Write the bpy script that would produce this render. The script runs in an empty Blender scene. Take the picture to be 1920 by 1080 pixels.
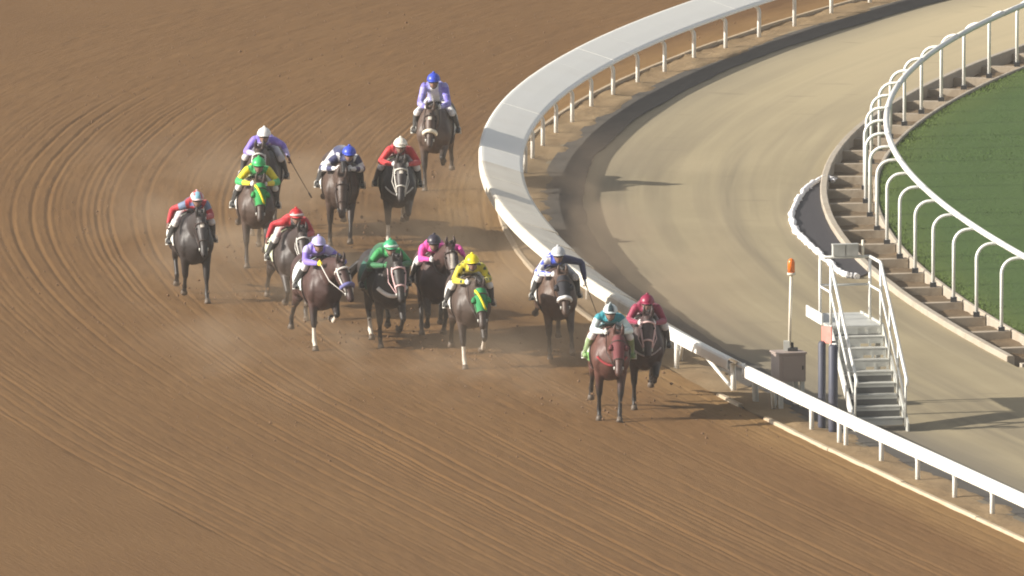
import bpy, math, random
import numpy as np
from mathutils import Vector, Matrix
from mathutils.bvhtree import BVHTree

random.seed(7)
RNG = np.random.default_rng(7)
R = math.radians
sc = bpy.context.scene
col = sc.collection

# ------------------------------------------------------------------ camera, sky, sun, exposure
cam_d = bpy.data.cameras.new("camera")
cam_d.sensor_width = 36.0
cam_d.lens = 40000.0 / 1920 * 36.0
cam_d.clip_start = 10.0
cam_d.clip_end = 3000.0
cam = bpy.data.objects.new("camera", cam_d)
cam.location = (0, -397, 48)
cam.rotation_euler = (R(90 - 6.9), 0, 0)
col.objects.link(cam)
sc.camera = cam

SUN_EL, SUN_AZ = 25.0, 13.0       # the sun stands to the left of the view, a little on the camera side
to_sun = Vector((-math.cos(R(SUN_EL)) * math.cos(R(SUN_AZ)), -math.cos(R(SUN_EL)) * math.sin(R(SUN_AZ)), math.sin(R(SUN_EL))))
world = bpy.data.worlds.new("World")
sc.world = world
world.use_nodes = True
wn = world.node_tree
for n in list(wn.nodes):
    wn.nodes.remove(n)
wo = wn.nodes.new("ShaderNodeOutputWorld")
bg = wn.nodes.new("ShaderNodeBackground")
sky = wn.nodes.new("ShaderNodeTexSky")
sky.sky_type = 'NISHITA'
sky.sun_disc = False
sky.sun_elevation = R(SUN_EL)
sky.sun_rotation = math.atan2(to_sun.x, to_sun.y)
sky.altitude = 600
sky.air_density = 1.0
sky.dust_density = 3.5
sky.ozone_density = 1.0
bg.inputs[1].default_value = 0.085
hsv = wn.nodes.new("ShaderNodeHueSaturation")      # dusty desert air: a pale, washed-out sky
hsv.inputs['Saturation'].default_value = .32
wn.links.new(sky.outputs[0], hsv.inputs['Color'])
wn.links.new(hsv.outputs[0], bg.inputs[0])
wn.links.new(bg.outputs[0], wo.inputs[0])

sun_d = bpy.data.lights.new("sun", 'SUN')
sun_d.energy = 5.0
sun_d.angle = R(0.6)
sun_d.color = (1.0, 0.93, 0.82)
sun = bpy.data.objects.new("sun", sun_d)
sun.rotation_euler = (-to_sun).to_track_quat('-Z', 'Y').to_euler()
sun.location = (-60, 0, 60)
col.objects.link(sun)

sc.view_settings.view_transform = 'Standard'
sc.view_settings.look = 'None'
sc.view_settings.gamma = 1.0
sc.view_settings.use_curve_mapping = False
sc.view_settings.exposure = 0.66
sc.render.engine = 'CYCLES'
sc.cycles.use_denoising = True
sc.cycles.max_bounces = 6
sc.cycles.diffuse_bounces = 3
sc.cycles.filter_width = 1.9
HAZE = .00016
DUST = .36
sc.cycles.volume_bounces = 0
sc.render.resolution_x = 1024
sc.render.resolution_y = 576

# ------------------------------------------------------------------ pixel <-> ground, used only to read positions off the survey
F_, E_, H_ = 40000.0, R(6.9), 48.0


def G(px, py, z=0.0):
    x = (px - 960) / F_
    y = -(py - 540) / F_
    c, s = math.cos(E_), math.sin(E_)
    dy, dz = c + y * s, -s + y * c
    t = (H_ - z) / -dz
    return np.array((x * t, dy * t - 397.0))


# ------------------------------------------------------------------ the rail line: every strip of the place runs parallel to it
COEF = np.array([-0.215, -0.5, -0.736, 2.979, 9.768, -2.677, .295])


def xr(y):
    y = np.asarray(y, float)
    u = (y - 8) / 45
    core = np.polyval(COEF, u)
    d1 = np.polyder(COEF)
    y0, y1 = -36.0, 48.0
    lo = np.polyval(COEF, (y0 - 8) / 45) + np.polyval(d1, (y0 - 8) / 45) / 45 * (y - y0)
    s1 = np.polyval(d1, (y1 - 8) / 45) / 45
    hi = np.polyval(COEF, (y1 - 8) / 45) + s1 * (y - y1) + 0.5 * 0.0122 * (y - y1) ** 2
    return np.where(y < y0, lo, np.where(y > y1, hi, core))


def slope(y):
    return (xr(np.asarray(y, float) + .05) - xr(np.asarray(y, float) - .05)) / 0.1


def at(y, d):
    """point at perpendicular offset d (positive towards the infield) from the rail line at y"""
    y = np.asarray(y, float)
    s = slope(y)
    k = 1 / np.sqrt(1 + s * s)
    return xr(y) + d * k, y - d * s * k


def P3(y, d, z):
    x, yy = at(y, d)
    return Vector((float(x), float(yy), z))


_YS = np.arange(-150, 170, 0.05)
_S = np.concatenate([[0], np.cumsum(np.hypot(np.diff(xr(_YS)), 0.05))])


def y_of_s(s):
    return float(np.interp(s, _S, _YS))


def s_of_y(y):
    return float(np.interp(y, _YS, _S))


# ------------------------------------------------------------------ materials
def new_mat(name):
    m = bpy.data.materials.new(name)
    m.use_nodes = True
    nt = m.node_tree
    b = nt.nodes["Principled BSDF"]
    return m, nt, b


def node(nt, typ, **kw):
    n = nt.nodes.new(typ)
    for k, v in kw.items():
        if k in n.inputs:
            n.inputs[k].default_value = v
        else:
            setattr(n, k, v)
    return n


def math_n(nt, op, a, b=None, clamp=False):
    n = nt.nodes.new("ShaderNodeMath")
    n.operation = op
    n.use_clamp = clamp
    for i, v in enumerate((a, b)):
        if v is None:
            continue
        if isinstance(v, (int, float)):
            n.inputs[i].default_value = v
        else:
            nt.links.new(v, n.inputs[i])
    return n.outputs[0]


def mix_rgb(nt, fac, a, b, mode='MIX'):
    n = nt.nodes.new("ShaderNodeMix")
    n.data_type = 'RGBA'
    n.blend_type = mode
    for s, v in (('Factor', fac), ('A', a), ('B', b)):
        sock = [i for i in n.inputs if i.name == s and (i.type == 'RGBA' if s != 'Factor' else i.type == 'VALUE')][0]
        if isinstance(v, (int, float)):
            sock.default_value = v
        elif isinstance(v, tuple):
            sock.default_value = (*v, 1)
        else:
            nt.links.new(v, sock)
    return [o for o in n.outputs if o.type == 'RGBA'][0]


def noise(nt, vec, scale, detail=4, rough=.6, dist=0.0):
    n = node(nt, "ShaderNodeTexNoise", Scale=scale, Detail=detail, Roughness=rough, Distortion=dist)
    nt.links.new(vec, n.inputs['Vector'])
    return n.outputs[0]


def ramp(nt, fac, lo, hi, a=0.0, b=1.0):
    n = nt.nodes.new("ShaderNodeMapRange")
    n.clamp = True
    for i, v in enumerate((lo, hi, a, b)):
        n.inputs[i + 1].default_value = v
    nt.links.new(fac, n.inputs[0])
    return n.outputs[0]


def simple(name, rgb, rough=.6, var=.12, scale=6., bump=0.0, metal=0.0, dirt=None, dirt_amt=.5, spec=.5):
    m, nt, b = new_mat(name)
    tc = nt.nodes.new("ShaderNodeTexCoord")
    v = tc.outputs['Object']
    n1 = noise(nt, v, scale, 5, .65)
    c = mix_rgb(nt, n1, tuple(max(0, x * (1 - var)) for x in rgb), tuple(min(1, x * (1 + var)) for x in rgb))
    if dirt:
        n2 = noise(nt, v, scale * .37, 6, .7, .5)
        c = mix_rgb(nt, ramp(nt, n2, .48, .72, 0, dirt_amt), c, dirt)
        oi = nt.nodes.new("ShaderNodeObjectInfo")      # no two pieces weather alike
        c = mix_rgb(nt, math_n(nt, 'MULTIPLY', oi.outputs['Random'], dirt_amt * .15), c, dirt)
    nt.links.new(c, b.inputs['Base Color'])
    b.inputs['Roughness'].default_value = rough
    b.inputs['Metallic'].default_value = metal
    b.inputs['Specular IOR Level'].default_value = spec
    if bump:
        bn = node(nt, "ShaderNodeBump", Strength=1.0, Distance=bump)
        nt.links.new(noise(nt, v, scale * 3, 5, .7), bn.inputs['Height'])
        nt.links.new(bn.outputs[0], b.inputs['Normal'])
    return m


def uv_coord(nt, sx, sy):
    uv = nt.nodes.new("ShaderNodeUVMap")
    mp = nt.nodes.new("ShaderNodeMapping")
    mp.inputs['Scale'].default_value = (sx, sy, 1)
    nt.links.new(uv.outputs[0], mp.inputs[0])
    return mp.outputs[0]


SB = s_of_y(4.0)      # where along the rail the bend starts to open


def mat_track():
    m, nt, b = new_mat("track_sand")
    fine = noise(nt, uv_coord(nt, 1, 1), 9, 8, .72)
    streak = noise(nt, uv_coord(nt, 5.5, .35), 2.2, 6, .65, .3)
    streak2 = noise(nt, uv_coord(nt, 2.0, .10), 1.6, 4, .6, .4)
    big = noise(nt, uv_coord(nt, .35, .16), 1.0, 5, .6, .6)
    base = mix_rgb(nt, ramp(nt, big, .3, .7), (0.149, 0.078, 0.028), (0.174, 0.094, 0.035))
    base = mix_rgb(nt, ramp(nt, streak, .35, .7, 0, .35), base, (0.129, 0.067, 0.024))
    base = mix_rgb(nt, ramp(nt, streak2, .45, .75, 0, .22), base, (0.188, 0.108, 0.043))
    base = mix_rgb(nt, ramp(nt, fine, .5, .8, 0, .5), base, (0.114, 0.057, 0.021))
    # damp churned clods
    vr = nt.nodes.new("ShaderNodeTexVoronoi")
    vr.inputs['Scale'].default_value = 3.4
    nt.links.new(uv_coord(nt, 1, .55), vr.inputs['Vector'])
    sp = ramp(nt, vr.outputs['Distance'], .05, .20, .55, 0)
    sp = math_n(nt, 'MULTIPLY', sp, ramp(nt, noise(nt, uv_coord(nt, .5, .22), 1.3, 4, .6), .52, .66))
    base = mix_rgb(nt, sp, base, (0.092, 0.045, 0.017))
    # dry loose sand along the kerb: lighter
    uv = nt.nodes.new("ShaderNodeUVMap")
    sep = nt.nodes.new("ShaderNodeSeparateXYZ")
    nt.links.new(uv.outputs[0], sep.inputs[0])
    wob = math_n(nt, 'ADD', sep.outputs[0], math_n(nt, 'MULTIPLY', math_n(nt, 'SUBTRACT', noise(nt, uv_coord(nt, .6, .22), 1.5, 5, .65), .5), 1.0))
    sarc = sep.outputs[1]
    bend = math_n(nt, 'MULTIPLY', ramp(nt, sarc, SB - 7, SB + 1, 0, 1), ramp(nt, sarc, SB + 7, SB + 15, 1, 0))
    wob2 = math_n(nt, 'ADD', wob, math_n(nt, 'MULTIPLY', bend, .75))
    edge = ramp(nt, wob2, -1.65, -.75, 0, .85)
    path = math_n(nt, 'MULTIPLY', ramp(nt, wob, -3.0, -1.9, 0, 1), ramp(nt, wob, -1.3, -.7, 1, 0))
    path = math_n(nt, 'MULTIPLY', path, ramp(nt, sarc, SB + 2, SB + 14, .12, .6))
    path = math_n(nt, 'MULTIPLY', path, ramp(nt, streak, .3, .65, .35, 1))
    base = mix_rgb(nt, path, base, (0.094, 0.047, 0.018))
    base = mix_rgb(nt, edge, base, (0.229, 0.139, 0.057))
    nt.links.new(base, b.inputs['Base Color'])
    b.inputs['Roughness'].default_value = .95
    b.inputs['Specular IOR Level'].default_value = .15
    bn = node(nt, "ShaderNodeBump", Strength=1.0, Distance=.018)
    h = math_n(nt, 'ADD', math_n(nt, 'MULTIPLY', fine, .6), math_n(nt, 'MULTIPLY', streak, .6))
    nt.links.new(h, bn.inputs['Height'])
    nt.links.new(bn.outputs[0], b.inputs['Normal'])
    return m


def mat_road():
    m, nt, b = new_mat("road_surface")
    fine = noise(nt, uv_coord(nt, 1, 1), 14, 8, .7)
    lanes = noise(nt, uv_coord(nt, 1.15, .035), 1.2, 3, .55, .25)
    lanes2 = noise(nt, uv_coord(nt, 3.2, .05), 1.4, 3, .6, .2)
    big = noise(nt, uv_coord(nt, .5, .2), .8, 5, .6, .7)
    base = mix_rgb(nt, ramp(nt, big, .3, .7), (0.279, 0.232, 0.144), (0.341, 0.283, 0.177))
    base = mix_rgb(nt, ramp(nt, lanes, .44, .66, 0, .8), base, (0.202, 0.169, 0.113))
    base = mix_rgb(nt, ramp(nt, lanes2, .5, .72, 0, .4), base, (0.377, 0.318, 0.202))
    base = mix_rgb(nt, ramp(nt, fine, .5, .8, 0, .35), base, (0.175, 0.145, 0.102))
    uv = nt.nodes.new("ShaderNodeUVMap")
    sep = nt.nodes.new("ShaderNodeSeparateXYZ")
    nt.links.new(uv.outputs[0], sep.inputs[0])
    base = mix_rgb(nt, ramp(nt, sep.outputs[1], SB + 14, SB + 48, 0, .7), base, (0.540, 0.450, 0.283))     # road colour grows paler round the far bend
    wd_ = math_n(nt, 'ADD', sep.outputs[0], math_n(nt, 'MULTIPLY', math_n(nt, 'SUBTRACT', noise(nt, uv_coord(nt, .7, .12), 1.3, 4, .6), .5), 1.3))
    base = mix_rgb(nt, math_n(nt, 'MULTIPLY', ramp(nt, wd_, 1.1, 2.7, 1, 0), ramp(nt, sep.outputs[1], SB - 22, SB - 6, .85, .5)), base, (.15, .132, .105))                      # grime swept to the outer edge
    mk = noise(nt, uv_coord(nt, .55, 1.6), 1.1, 2, .5, .2)
    base = mix_rgb(nt, ramp(nt, mk, .66, .74, 0, .32), base, (0.167, 0.139, 0.096))                         # short cross marks
    nt.links.new(base, b.inputs['Base Color'])
    b.inputs['Roughness'].default_value = .9
    b.inputs['Specular IOR Level'].default_value = .25
    bn = node(nt, "ShaderNodeBump", Strength=.8, Distance=.006)
    nt.links.new(fine, bn.inputs['Height'])
    nt.links.new(bn.outputs[0], b.inputs['Normal'])
    return m


def mat_verge(name, c1, c2, c3, bump=.03, sc_=5):
    m, nt, b = new_mat(name)
    fine = noise(nt, uv_coord(nt, 1, 1), sc_ * 2.2, 8, .72)
    big = noise(nt, uv_coord(nt, 1, .5), sc_ * .28, 5, .65, .7)
    base = mix_rgb(nt, ramp(nt, big, .3, .7), c1, c2)
    base = mix_rgb(nt, ramp(nt, fine, .45, .8, 0, .6), base, c3)
    nt.links.new(base, b.inputs['Base Color'])
    b.inputs['Roughness'].default_value = .95
    b.inputs['Specular IOR Level'].default_value = .15
    bn = node(nt, "ShaderNodeBump", Strength=1.0, Distance=bump)
    nt.links.new(math_n(nt, 'ADD', fine, big), bn.inputs['Height'])
    nt.links.new(bn.outputs[0], b.inputs['Normal'])
    return m


def mat_turf(name, k=1.0):
    m, nt, b = new_mat(name)
    fine = noise(nt, uv_coord(nt, 1, 1), 8, 8, .7)
    band = noise(nt, uv_coord(nt, .8, .10), 1.1, 3, .6, .3)
    edge = noise(nt, uv_coord(nt, 1, .4), 1.4, 5, .6)
    base = mix_rgb(nt, ramp(nt, band, .35, .65), tuple(k * x for x in (0.052, 0.099, 0.022)), tuple(k * x for x in (0.064, 0.115, 0.028)))
    base = mix_rgb(nt, ramp(nt, fine, .4, .8, 0, .6), base, tuple(k * x for x in (0.071, 0.112, 0.026)))
    uv = nt.nodes.new("ShaderNodeUVMap")
    sep = nt.nodes.new("ShaderNodeSeparateXYZ")
    nt.links.new(uv.outputs[0], sep.inputs[0])
    w = math_n(nt, 'ADD', sep.outputs[0], math_n(nt, 'MULTIPLY', edge, 1.0))
    base = mix_rgb(nt, ramp(nt, w, 7.4, 8.6, .75, 0), base, tuple(k * x for x in (0.084, 0.115, 0.022)))
    nt.links.new(base, b.inputs['Base Color'])
    b.inputs['Roughness'].default_value = .8
    b.inputs['Specular IOR Level'].default_value = .2
    bn = node(nt, "ShaderNodeBump", Strength=1.0, Distance=.04)
    nt.links.new(fine, bn.inputs['Height'])
    nt.links.new(bn.outputs[0], b.inputs['Normal'])
    return m


def mat_attr(name, rough, spec=.5, var=.25, scale=14, sheen=0.0, coat=0.0, bump=0.0, bscale=30):
    """colour read from the per-vertex coat / cloth pattern, broken up with noise"""
    m, nt, b = new_mat(name)
    a = nt.nodes.new("ShaderNodeAttribute")
    a.attribute_name = "tint"
    tc = nt.nodes.new("ShaderNodeTexCoord")
    n1 = noise(nt, tc.outputs['Object'], scale, 5, .65)
    k = ramp(nt, n1, .25, .75, 1 - var, 1 + var)
    c = mix_rgb(nt, 1.0, a.outputs['Color'], k, 'MULTIPLY')
    nt.links.new(c, b.inputs['Base Color'])
    b.inputs['Roughness'].default_value = rough
    b.inputs['Specular IOR Level'].default_value = spec
    b.inputs['Sheen Weight'].default_value = sheen
    b.inputs['Coat Weight'].default_value = coat
    if bump:
        bn = node(nt, "ShaderNodeBump", Strength=1.0, Distance=bump)
        nt.links.new(noise(nt, tc.outputs['Object'], bscale, 4, .6), bn.inputs['Height'])
        nt.links.new(bn.outputs[0], b.inputs['Normal'])
    return m


M = {}
M['track'] = mat_track()
M['road'] = mat_road()
M['verge'] = mat_verge("verge_sand", (0.252, 0.177, 0.100), (0.318, 0.233, 0.136), (0.170, 0.114, 0.063))
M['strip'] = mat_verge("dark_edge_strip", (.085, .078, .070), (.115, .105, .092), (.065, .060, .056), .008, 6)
M['soil'] = mat_verge("channel_soil", (0.148, 0.103, 0.061), (0.217, 0.161, 0.100), (0.096, 0.067, 0.041), .04, 4)
M['desert'] = mat_verge("desert_sand", (0.261, 0.174, 0.100), (0.313, 0.217, 0.131), (0.217, 0.139, 0.078), .05, .5)
M['turf'] = mat_turf("turf_ground")
M['blade'] = mat_turf("grass_blades", 1.12)
M['white_plastic'] = simple("white_rail_plastic", (.94, .92, .845), .36, .02, 2.5, dirt=(.80, .74, .62), dirt_amt=.25)
M['grey_plastic'] = simple("grey_rail_plastic", (.80, .745, .63), .55, .08, 2.2, dirt=(.55, .46, .35), dirt_amt=.5)  # greyer and browner than the white panels, used on the nearer bend panels
M['white_paint'] = simple("white_post_paint", (.80, .80, .76), .35, .05, 3, dirt=(.60, .54, .45), dirt_amt=.3)
M['grey_paint'] = simple("grey_frame_paint", (.50, .50, .46), .5, .1, 4, dirt=(.33, .27, .2), dirt_amt=.4)
M['concrete'] = simple("concrete", (.38, .335, .27), .9, .16, 3, .01, dirt=(.30, .23, .16), dirt_amt=.6)
M['beam'] = simple("stained_concrete", (.36, .30, .225), .9, .2, 3, .012, dirt=(.20, .145, .09), dirt_amt=.8)
M['kerb'] = simple("kerb_concrete", (.46, .385, .28), .85, .14, 4, .008, dirt=(.36, .25, .15), dirt_amt=.6)
M['galv'] = simple("galvanised_steel", (.56, .56, .52), .45, .12, 6, dirt=(.33, .31, .27), dirt_amt=.5, metal=.2)
M['riser'] = simple("shade_dark_riser", (.10, .10, .095), .7, .15, 6)  # near-black tone stands in for the shade under the steps
M['dark'] = simple("dark_rubber", (.025, .025, .027), .6, .2, 8)
M['blue_pad'] = simple("blue_padding", (.050, .055, .085), .55, .15, 5, dirt=(.12, .11, .11), dirt_amt=.35)
M['pink_sign'] = simple("faded_red_sign", (.70, .22, .18), .55, .12, 5, dirt=(.75, .45, .38), dirt_amt=.7)
M['box'] = simple("box_enamel", (.33, .265, .235), .5, .08, 4, dirt=(.26, .20, .16), dirt_amt=.4)
M['amber'] = simple("amber_lens", (.72, .17, .02), .25, .06, 6)
M['pole'] = simple("beacon_pole_paint", (.70, .64, .52), .5, .06, 5)
M['tarp'] = simple("dark_sheet", (.040, .036, .040), .7, .2, 2.5, .02)
M['tarp_edge'] = simple("white_sheet_edge", (.86, .84, .84), .7, .08, 7)
M['clod'] = simple("dirt_clod", (.15, .085, .042), .95, .25, 9)
M['coat'] = mat_attr("horse_coat", .50, .4, .38, 5, coat=.0, bump=.004, bscale=22)
M['silk'] = mat_attr("jockey_clothes", .55, .35, .16, 9, sheen=.25, bump=.012, bscale=16)
M['cap'] = mat_attr("cap_silk", .40, .5, .06, 20)
M['hair'] = simple("black_horse_hair", (.016, .013, .012), .5, .3, 20)
M['hoof'] = simple("hoof_horn", (.10, .075, .055), .6, .2, 20)
M['eye'] = simple("horse_eye", (.008, .006, .005), .1, .1, 20)
M['leather'] = simple("dark_leather", (.035, .024, .020), .45, .2, 20)
M['lens'] = simple("goggle_lens", (.02, .02, .024), .12, .1, 20)
_cloth = {}


def cloth(rgb, name="racing_cloth"):
    k = tuple(round(x, 3) for x in rgb)
    if k not in _cloth:
        _cloth[k] = simple(name, rgb, .8, .10, 14, .004)
    return _cloth[k]


# ------------------------------------------------------------------ object helpers
def tag(o, label=None, cat=None, group=None, kind=None):
    if label:
        o['label'] = label
    if cat:
        o['category'] = cat
    if group:
        o['group'] = group
    if kind:
        o['kind'] = kind
    return o


def empty(name, loc=(0, 0, 0), rz=0.0):
    o = bpy.data.objects.new(name, None)
    o.location = loc
    o.rotation_euler = (0, 0, rz)
    o.empty_display_size = .2
    col.objects.link(o)
    return o


def link(name, mesh, parent=None):
    o = bpy.data.objects.new(name, mesh)
    col.objects.link(o)
    if parent is not None:
        o.parent = parent
    return o


class MB:
    """collects verts and faces of one mesh"""

    def __init__(self):
        self.v, self.f, self.smooth = [], [], []

    def add(self, vs, fs, smooth=False):
        o = len(self.v)
        self.v += [tuple(p) for p in vs]
        self.f += [tuple(i + o for i in f) for f in fs]
        self.smooth += [smooth] * len(fs)
        return self

    def box(self, c, size, mat=None):
        x, y, z = (s / 2 for s in size)
        vs = [Vector((a * x, b * y, d * z)) for a in (-1, 1) for b in (-1, 1) for d in (-1, 1)]
        if mat is not None:
            vs = [mat @ v for v in vs]
        vs = [v + Vector(c) for v in vs]
        return self.add(vs, [(0, 1, 3, 2), (4, 6, 7, 5), (0, 4, 5, 1), (2, 3, 7, 6), (0, 2, 6, 4), (1, 5, 7, 3)])

    def tube(self, pts, r, n=8, smooth=True):
        pts = [Vector(p) for p in pts]
        rs = r if isinstance(r, (list, tuple)) else [r] * len(pts)
        rings = []
        side = None
        for i, p in enumerate(pts):
            t = (pts[min(i + 1, len(pts) - 1)] - pts[max(i - 1, 0)]).normalized()
            if side is None:
                a = Vector((0, 0, 1)) if abs(t.z) < .9 else Vector((1, 0, 0))
                side = t.cross(a).normalized()
            else:
                side = (side - t * side.dot(t)).normalized()
            up = t.cross(side)
            rings.append([p + (side * math.cos(2 * math.pi * k / n) + up * math.sin(2 * math.pi * k / n)) * rs[i] for k in range(n)])
        vs = [v for ring in rings for v in ring]
        fs = []
        for i in range(len(rings) - 1):
            for k in range(n):
                a, b = i * n + k, i * n + (k + 1) % n
                fs.append((a, b, b + n, a + n))
        m0 = len(fs)
        self.add(vs, fs, smooth)
        o = len(self.v) - len(vs)
        self.f.append(tuple(o + k for k in reversed(range(n))))
        self.f.append(tuple(o + (len(rings) - 1) * n + k for k in range(n)))
        self.smooth += [False, False]
        return self

    def build(self, name, mat, parent=None):
        me = bpy.data.meshes.new(name)
        me.from_pydata(self.v, [], self.f)
        me.polygons.foreach_set("use_smooth", self.smooth)
        if mat is not None:
            me.materials.append(mat)
        me.update()
        return link(name, me, parent)


def grid(name, ys, ds, zf, mat, parent=None, smooth=True, wob=None):
    """sheet laid along the rail line; UV = (offset, length) in metres"""
    ys, ds = np.asarray(ys, float), np.asarray(ds, float)
    Y, D = np.meshgrid(ys, ds, indexing='ij')
    S = np.interp(Y, _YS, _S)
    if wob is not None:
        D = D + wob(S, D)
    X, YY = at(Y, D)
    Z = zf(S, D, Y)
    nv = np.stack([X, YY, Z], -1).reshape(-1, 3)
    a, b = len(ys), len(ds)
    I = np.arange(a * b).reshape(a, b)
    q = np.stack([I[:-1, :-1], I[:-1, 1:], I[1:, 1:], I[1:, :-1]], -1).reshape(-1, 4)
    me = mesh_np(name, nv, q, smooth)
    uvl = me.uv_layers.new(name="UVMap")
    uv = np.stack([D, S], -1).reshape(-1, 2)[q.reshape(-1)]
    uvl.data.foreach_set("uv", uv.astype(np.float32).ravel())
    me.materials.append(mat)
    return link(name, me, parent)


def mesh_np(name, v, q, smooth=True):
    me = bpy.data.meshes.new(name)
    k = q.shape[1]
    me.vertices.add(len(v))
    me.vertices.foreach_set("co", np.asarray(v, np.float32).ravel())
    me.loops.add(len(q) * k)
    me.loops.foreach_set("vertex_index", q.astype(np.int32).ravel())
    me.polygons.add(len(q))
    me.polygons.foreach_set("loop_start", np.arange(0, len(q) * k, k, dtype=np.int32))
    me.polygons.foreach_set("use_smooth", np.full(len(q), smooth))
    me.update(calc_edges=True)
    me.validate()
    return me


def vnoise(x, y, seed=0):
    """cheap value noise"""
    def h(i, j):
        n = np.sin(i * 127.1 + j * 311.7 + seed * 74.7) * 43758.5453
        return n - np.floor(n)
    xi, yi = np.floor(x), np.floor(y)
    xf, yf = x - xi, y - yi
    u, v = xf * xf * (3 - 2 * xf), yf * yf * (3 - 2 * yf)
    return (h(xi, yi) * (1 - u) + h(xi + 1, yi) * u) * (1 - v) + (h(xi, yi + 1) * (1 - u) + h(xi + 1, yi + 1) * u) * v


# ------------------------------------------------------------------ the setting: ground sheets
me = bpy.data.meshes.new("ground")
n_ = 40
gx = np.linspace(-600, 600, n_)
GX, GY = np.meshgrid(gx, gx, indexing='ij')
I = np.arange(n_ * n_).reshape(n_, n_)
q = np.stack([I[:-1, :-1], I[1:, :-1], I[1:, 1:], I[:-1, 1:]], -1).reshape(-1, 4)
me = mesh_np("ground", np.stack([GX, GY, np.full_like(GX, -.45)], -1).reshape(-1, 3), q)
uvl = me.uv_layers.new(name="UVMap")
uvl.data.foreach_set("uv", np.stack([GX, GY], -1).reshape(-1, 2)[q.reshape(-1)].astype(np.float32).ravel())
me.materials.append(M['desert'])
tag(link("ground", me), kind='structure')

# harrow furrows: grooves at uneven spacing, each with its own depth, some of them double
_gpos, _gdep = [], []
d_ = -.75
while d_ > -30:
    _gpos.append(d_)
    _gdep.append(random.choice([.006, .010, .014, .022, .008]))
    if random.random() < .4:
        _gpos.append(d_ - random.uniform(.11, .15))
        _gdep.append(random.uniform(.005, .014))
    d_ -= random.uniform(.24, .44)
_gpos, _gdep = np.array(_gpos), np.array(_gdep)
_GD = np.arange(-30, .5, .01)
_GZ = np.zeros_like(_GD)
for p_, a_ in zip(_gpos, _gdep):
    t_ = (_GD - p_)
    _GZ -= a_ * np.exp(-(t_ / .035) ** 2)
    _GZ += .22 * a_ * np.exp(-((t_ - .075) / .04) ** 2)
    _GZ += .12 * a_ * np.exp(-((t_ + .075) / .04) ** 2)


def z_track(S, D, Y):
    wig = (vnoise(S * .12, D * .15, 3) - .5) * .16 + (vnoise(S * .55, D * .4, 9) - .5) * .03
    zz = np.interp(D + wig, _GD, _GZ)
    amp = (.25 + .9 * vnoise(S * .10 + 5, D * .9, 5)) * (.85 + .25 * np.clip((Y + 6) / 8, 0, 1) * np.clip((-D - 5) / 3, 0, 1))
    fade = np.clip((33 - Y) / 7, .10, 1)
    traffic = 1 - .65 * np.clip(1 - np.abs(D + 3.6) / 3.2, 0, 1) * np.clip((Y + 26) / 12, 0, 1) * np.clip((24 - Y) / 8, 0, 1)
    z = zz * amp * fade * traffic
    z = z + (vnoise(S * 1.7, D * 4.5, 11) - .5) * .010 + (vnoise(S * 4.5, D * 9, 12) - .5) * .009
    # hoof-churned ground behind the runners
    ch = (1 - traffic) * 1.4 + np.clip((Y - 26) / 10, 0, .25)
    z = z - ch * .05 * np.clip(vnoise(S * 2.6, D * 3.4, 21) - .62, 0, 1) * 2.2 + ch * .03 * (vnoise(S * 3.3, D * 4, 23) - .5) * np.clip((32 - Y) / 8, .35, 1)
    return z


ys_in = np.arange(-46, 56, .22)
ds_in = np.concatenate([np.arange(-13.5, -.40, .032), [-.40]])
o = grid("dirt_track", ys_in, ds_in, z_track, M['track'])
tag(o, kind='structure')
flat = lambda z0: (lambda S, D, Y: np.full_like(D, z0) + (vnoise(S * .4, D * .4, 2) - .5) * .02)
for nm, ysr, dsr in (("dirt_track", np.arange(56, 150, 1.0), np.linspace(-34, -.40, 90)), ("dirt_track", np.arange(-140, -45.7, 1.0), np.linspace(-34, -.40, 90)),
                     ("dirt_track", np.arange(-46, 56.1, .5), np.linspace(-34, -13.5, 80))):
    tag(grid(nm, ysr, dsr, flat(-.004), M['track']), kind='structure')


def z_verge(S, D, Y):
    return .012 + (vnoise(S * 1.1, D * 2.2, 31) - .5) * .07 + (vnoise(S * 3.5, D * 5, 32) - .5) * .03 - np.clip((D - .48) / .2, 0, 1) * .05


def w_verge(S, D):
    return np.where(D > .5, (vnoise(S * 1.3, S * 0, 33) - .5) * .16 + (vnoise(S * 4, S * 0, 34) - .5) * .07, 0)


tag(grid("track_verge", np.arange(-60, 70, .15), np.linspace(-.40, .68, 16), z_verge, M['verge'], wob=w_verge), kind='structure')
tag(grid("service_road", np.arange(-120, 130, .5), np.linspace(.30, 5.87, 40), lambda S, D, Y: -.012 + (vnoise(S * .25, D * .6, 41) - .5) * .012, M['road']), kind='structure')
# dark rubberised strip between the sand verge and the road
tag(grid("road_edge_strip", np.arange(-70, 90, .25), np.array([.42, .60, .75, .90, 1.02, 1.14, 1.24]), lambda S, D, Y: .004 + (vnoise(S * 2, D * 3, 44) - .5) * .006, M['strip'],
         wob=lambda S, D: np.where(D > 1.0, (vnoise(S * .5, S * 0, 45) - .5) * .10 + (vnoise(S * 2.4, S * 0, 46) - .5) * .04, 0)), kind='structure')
# beyond the end of the kerbed channel the road runs up to the turf
tag(grid("service_road", np.arange(-120, -13.0, .5), np.linspace(5.872, 6.98, 10), lambda S, D, Y: np.full_like(D, -.012), M['road']), kind='structure')


def z_channel(S, D, Y):
    ph = (S - s_of_y(-8.336)) / 2.42
    saw = ph - np.floor(ph)
    saw = 1 - saw
    return -.15 + .135 * saw ** 1.3 * np.clip((D - 5.9) / .5, .3, 1) + (vnoise(S * 2.2, D * 3, 51) - .5) * .07


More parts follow.
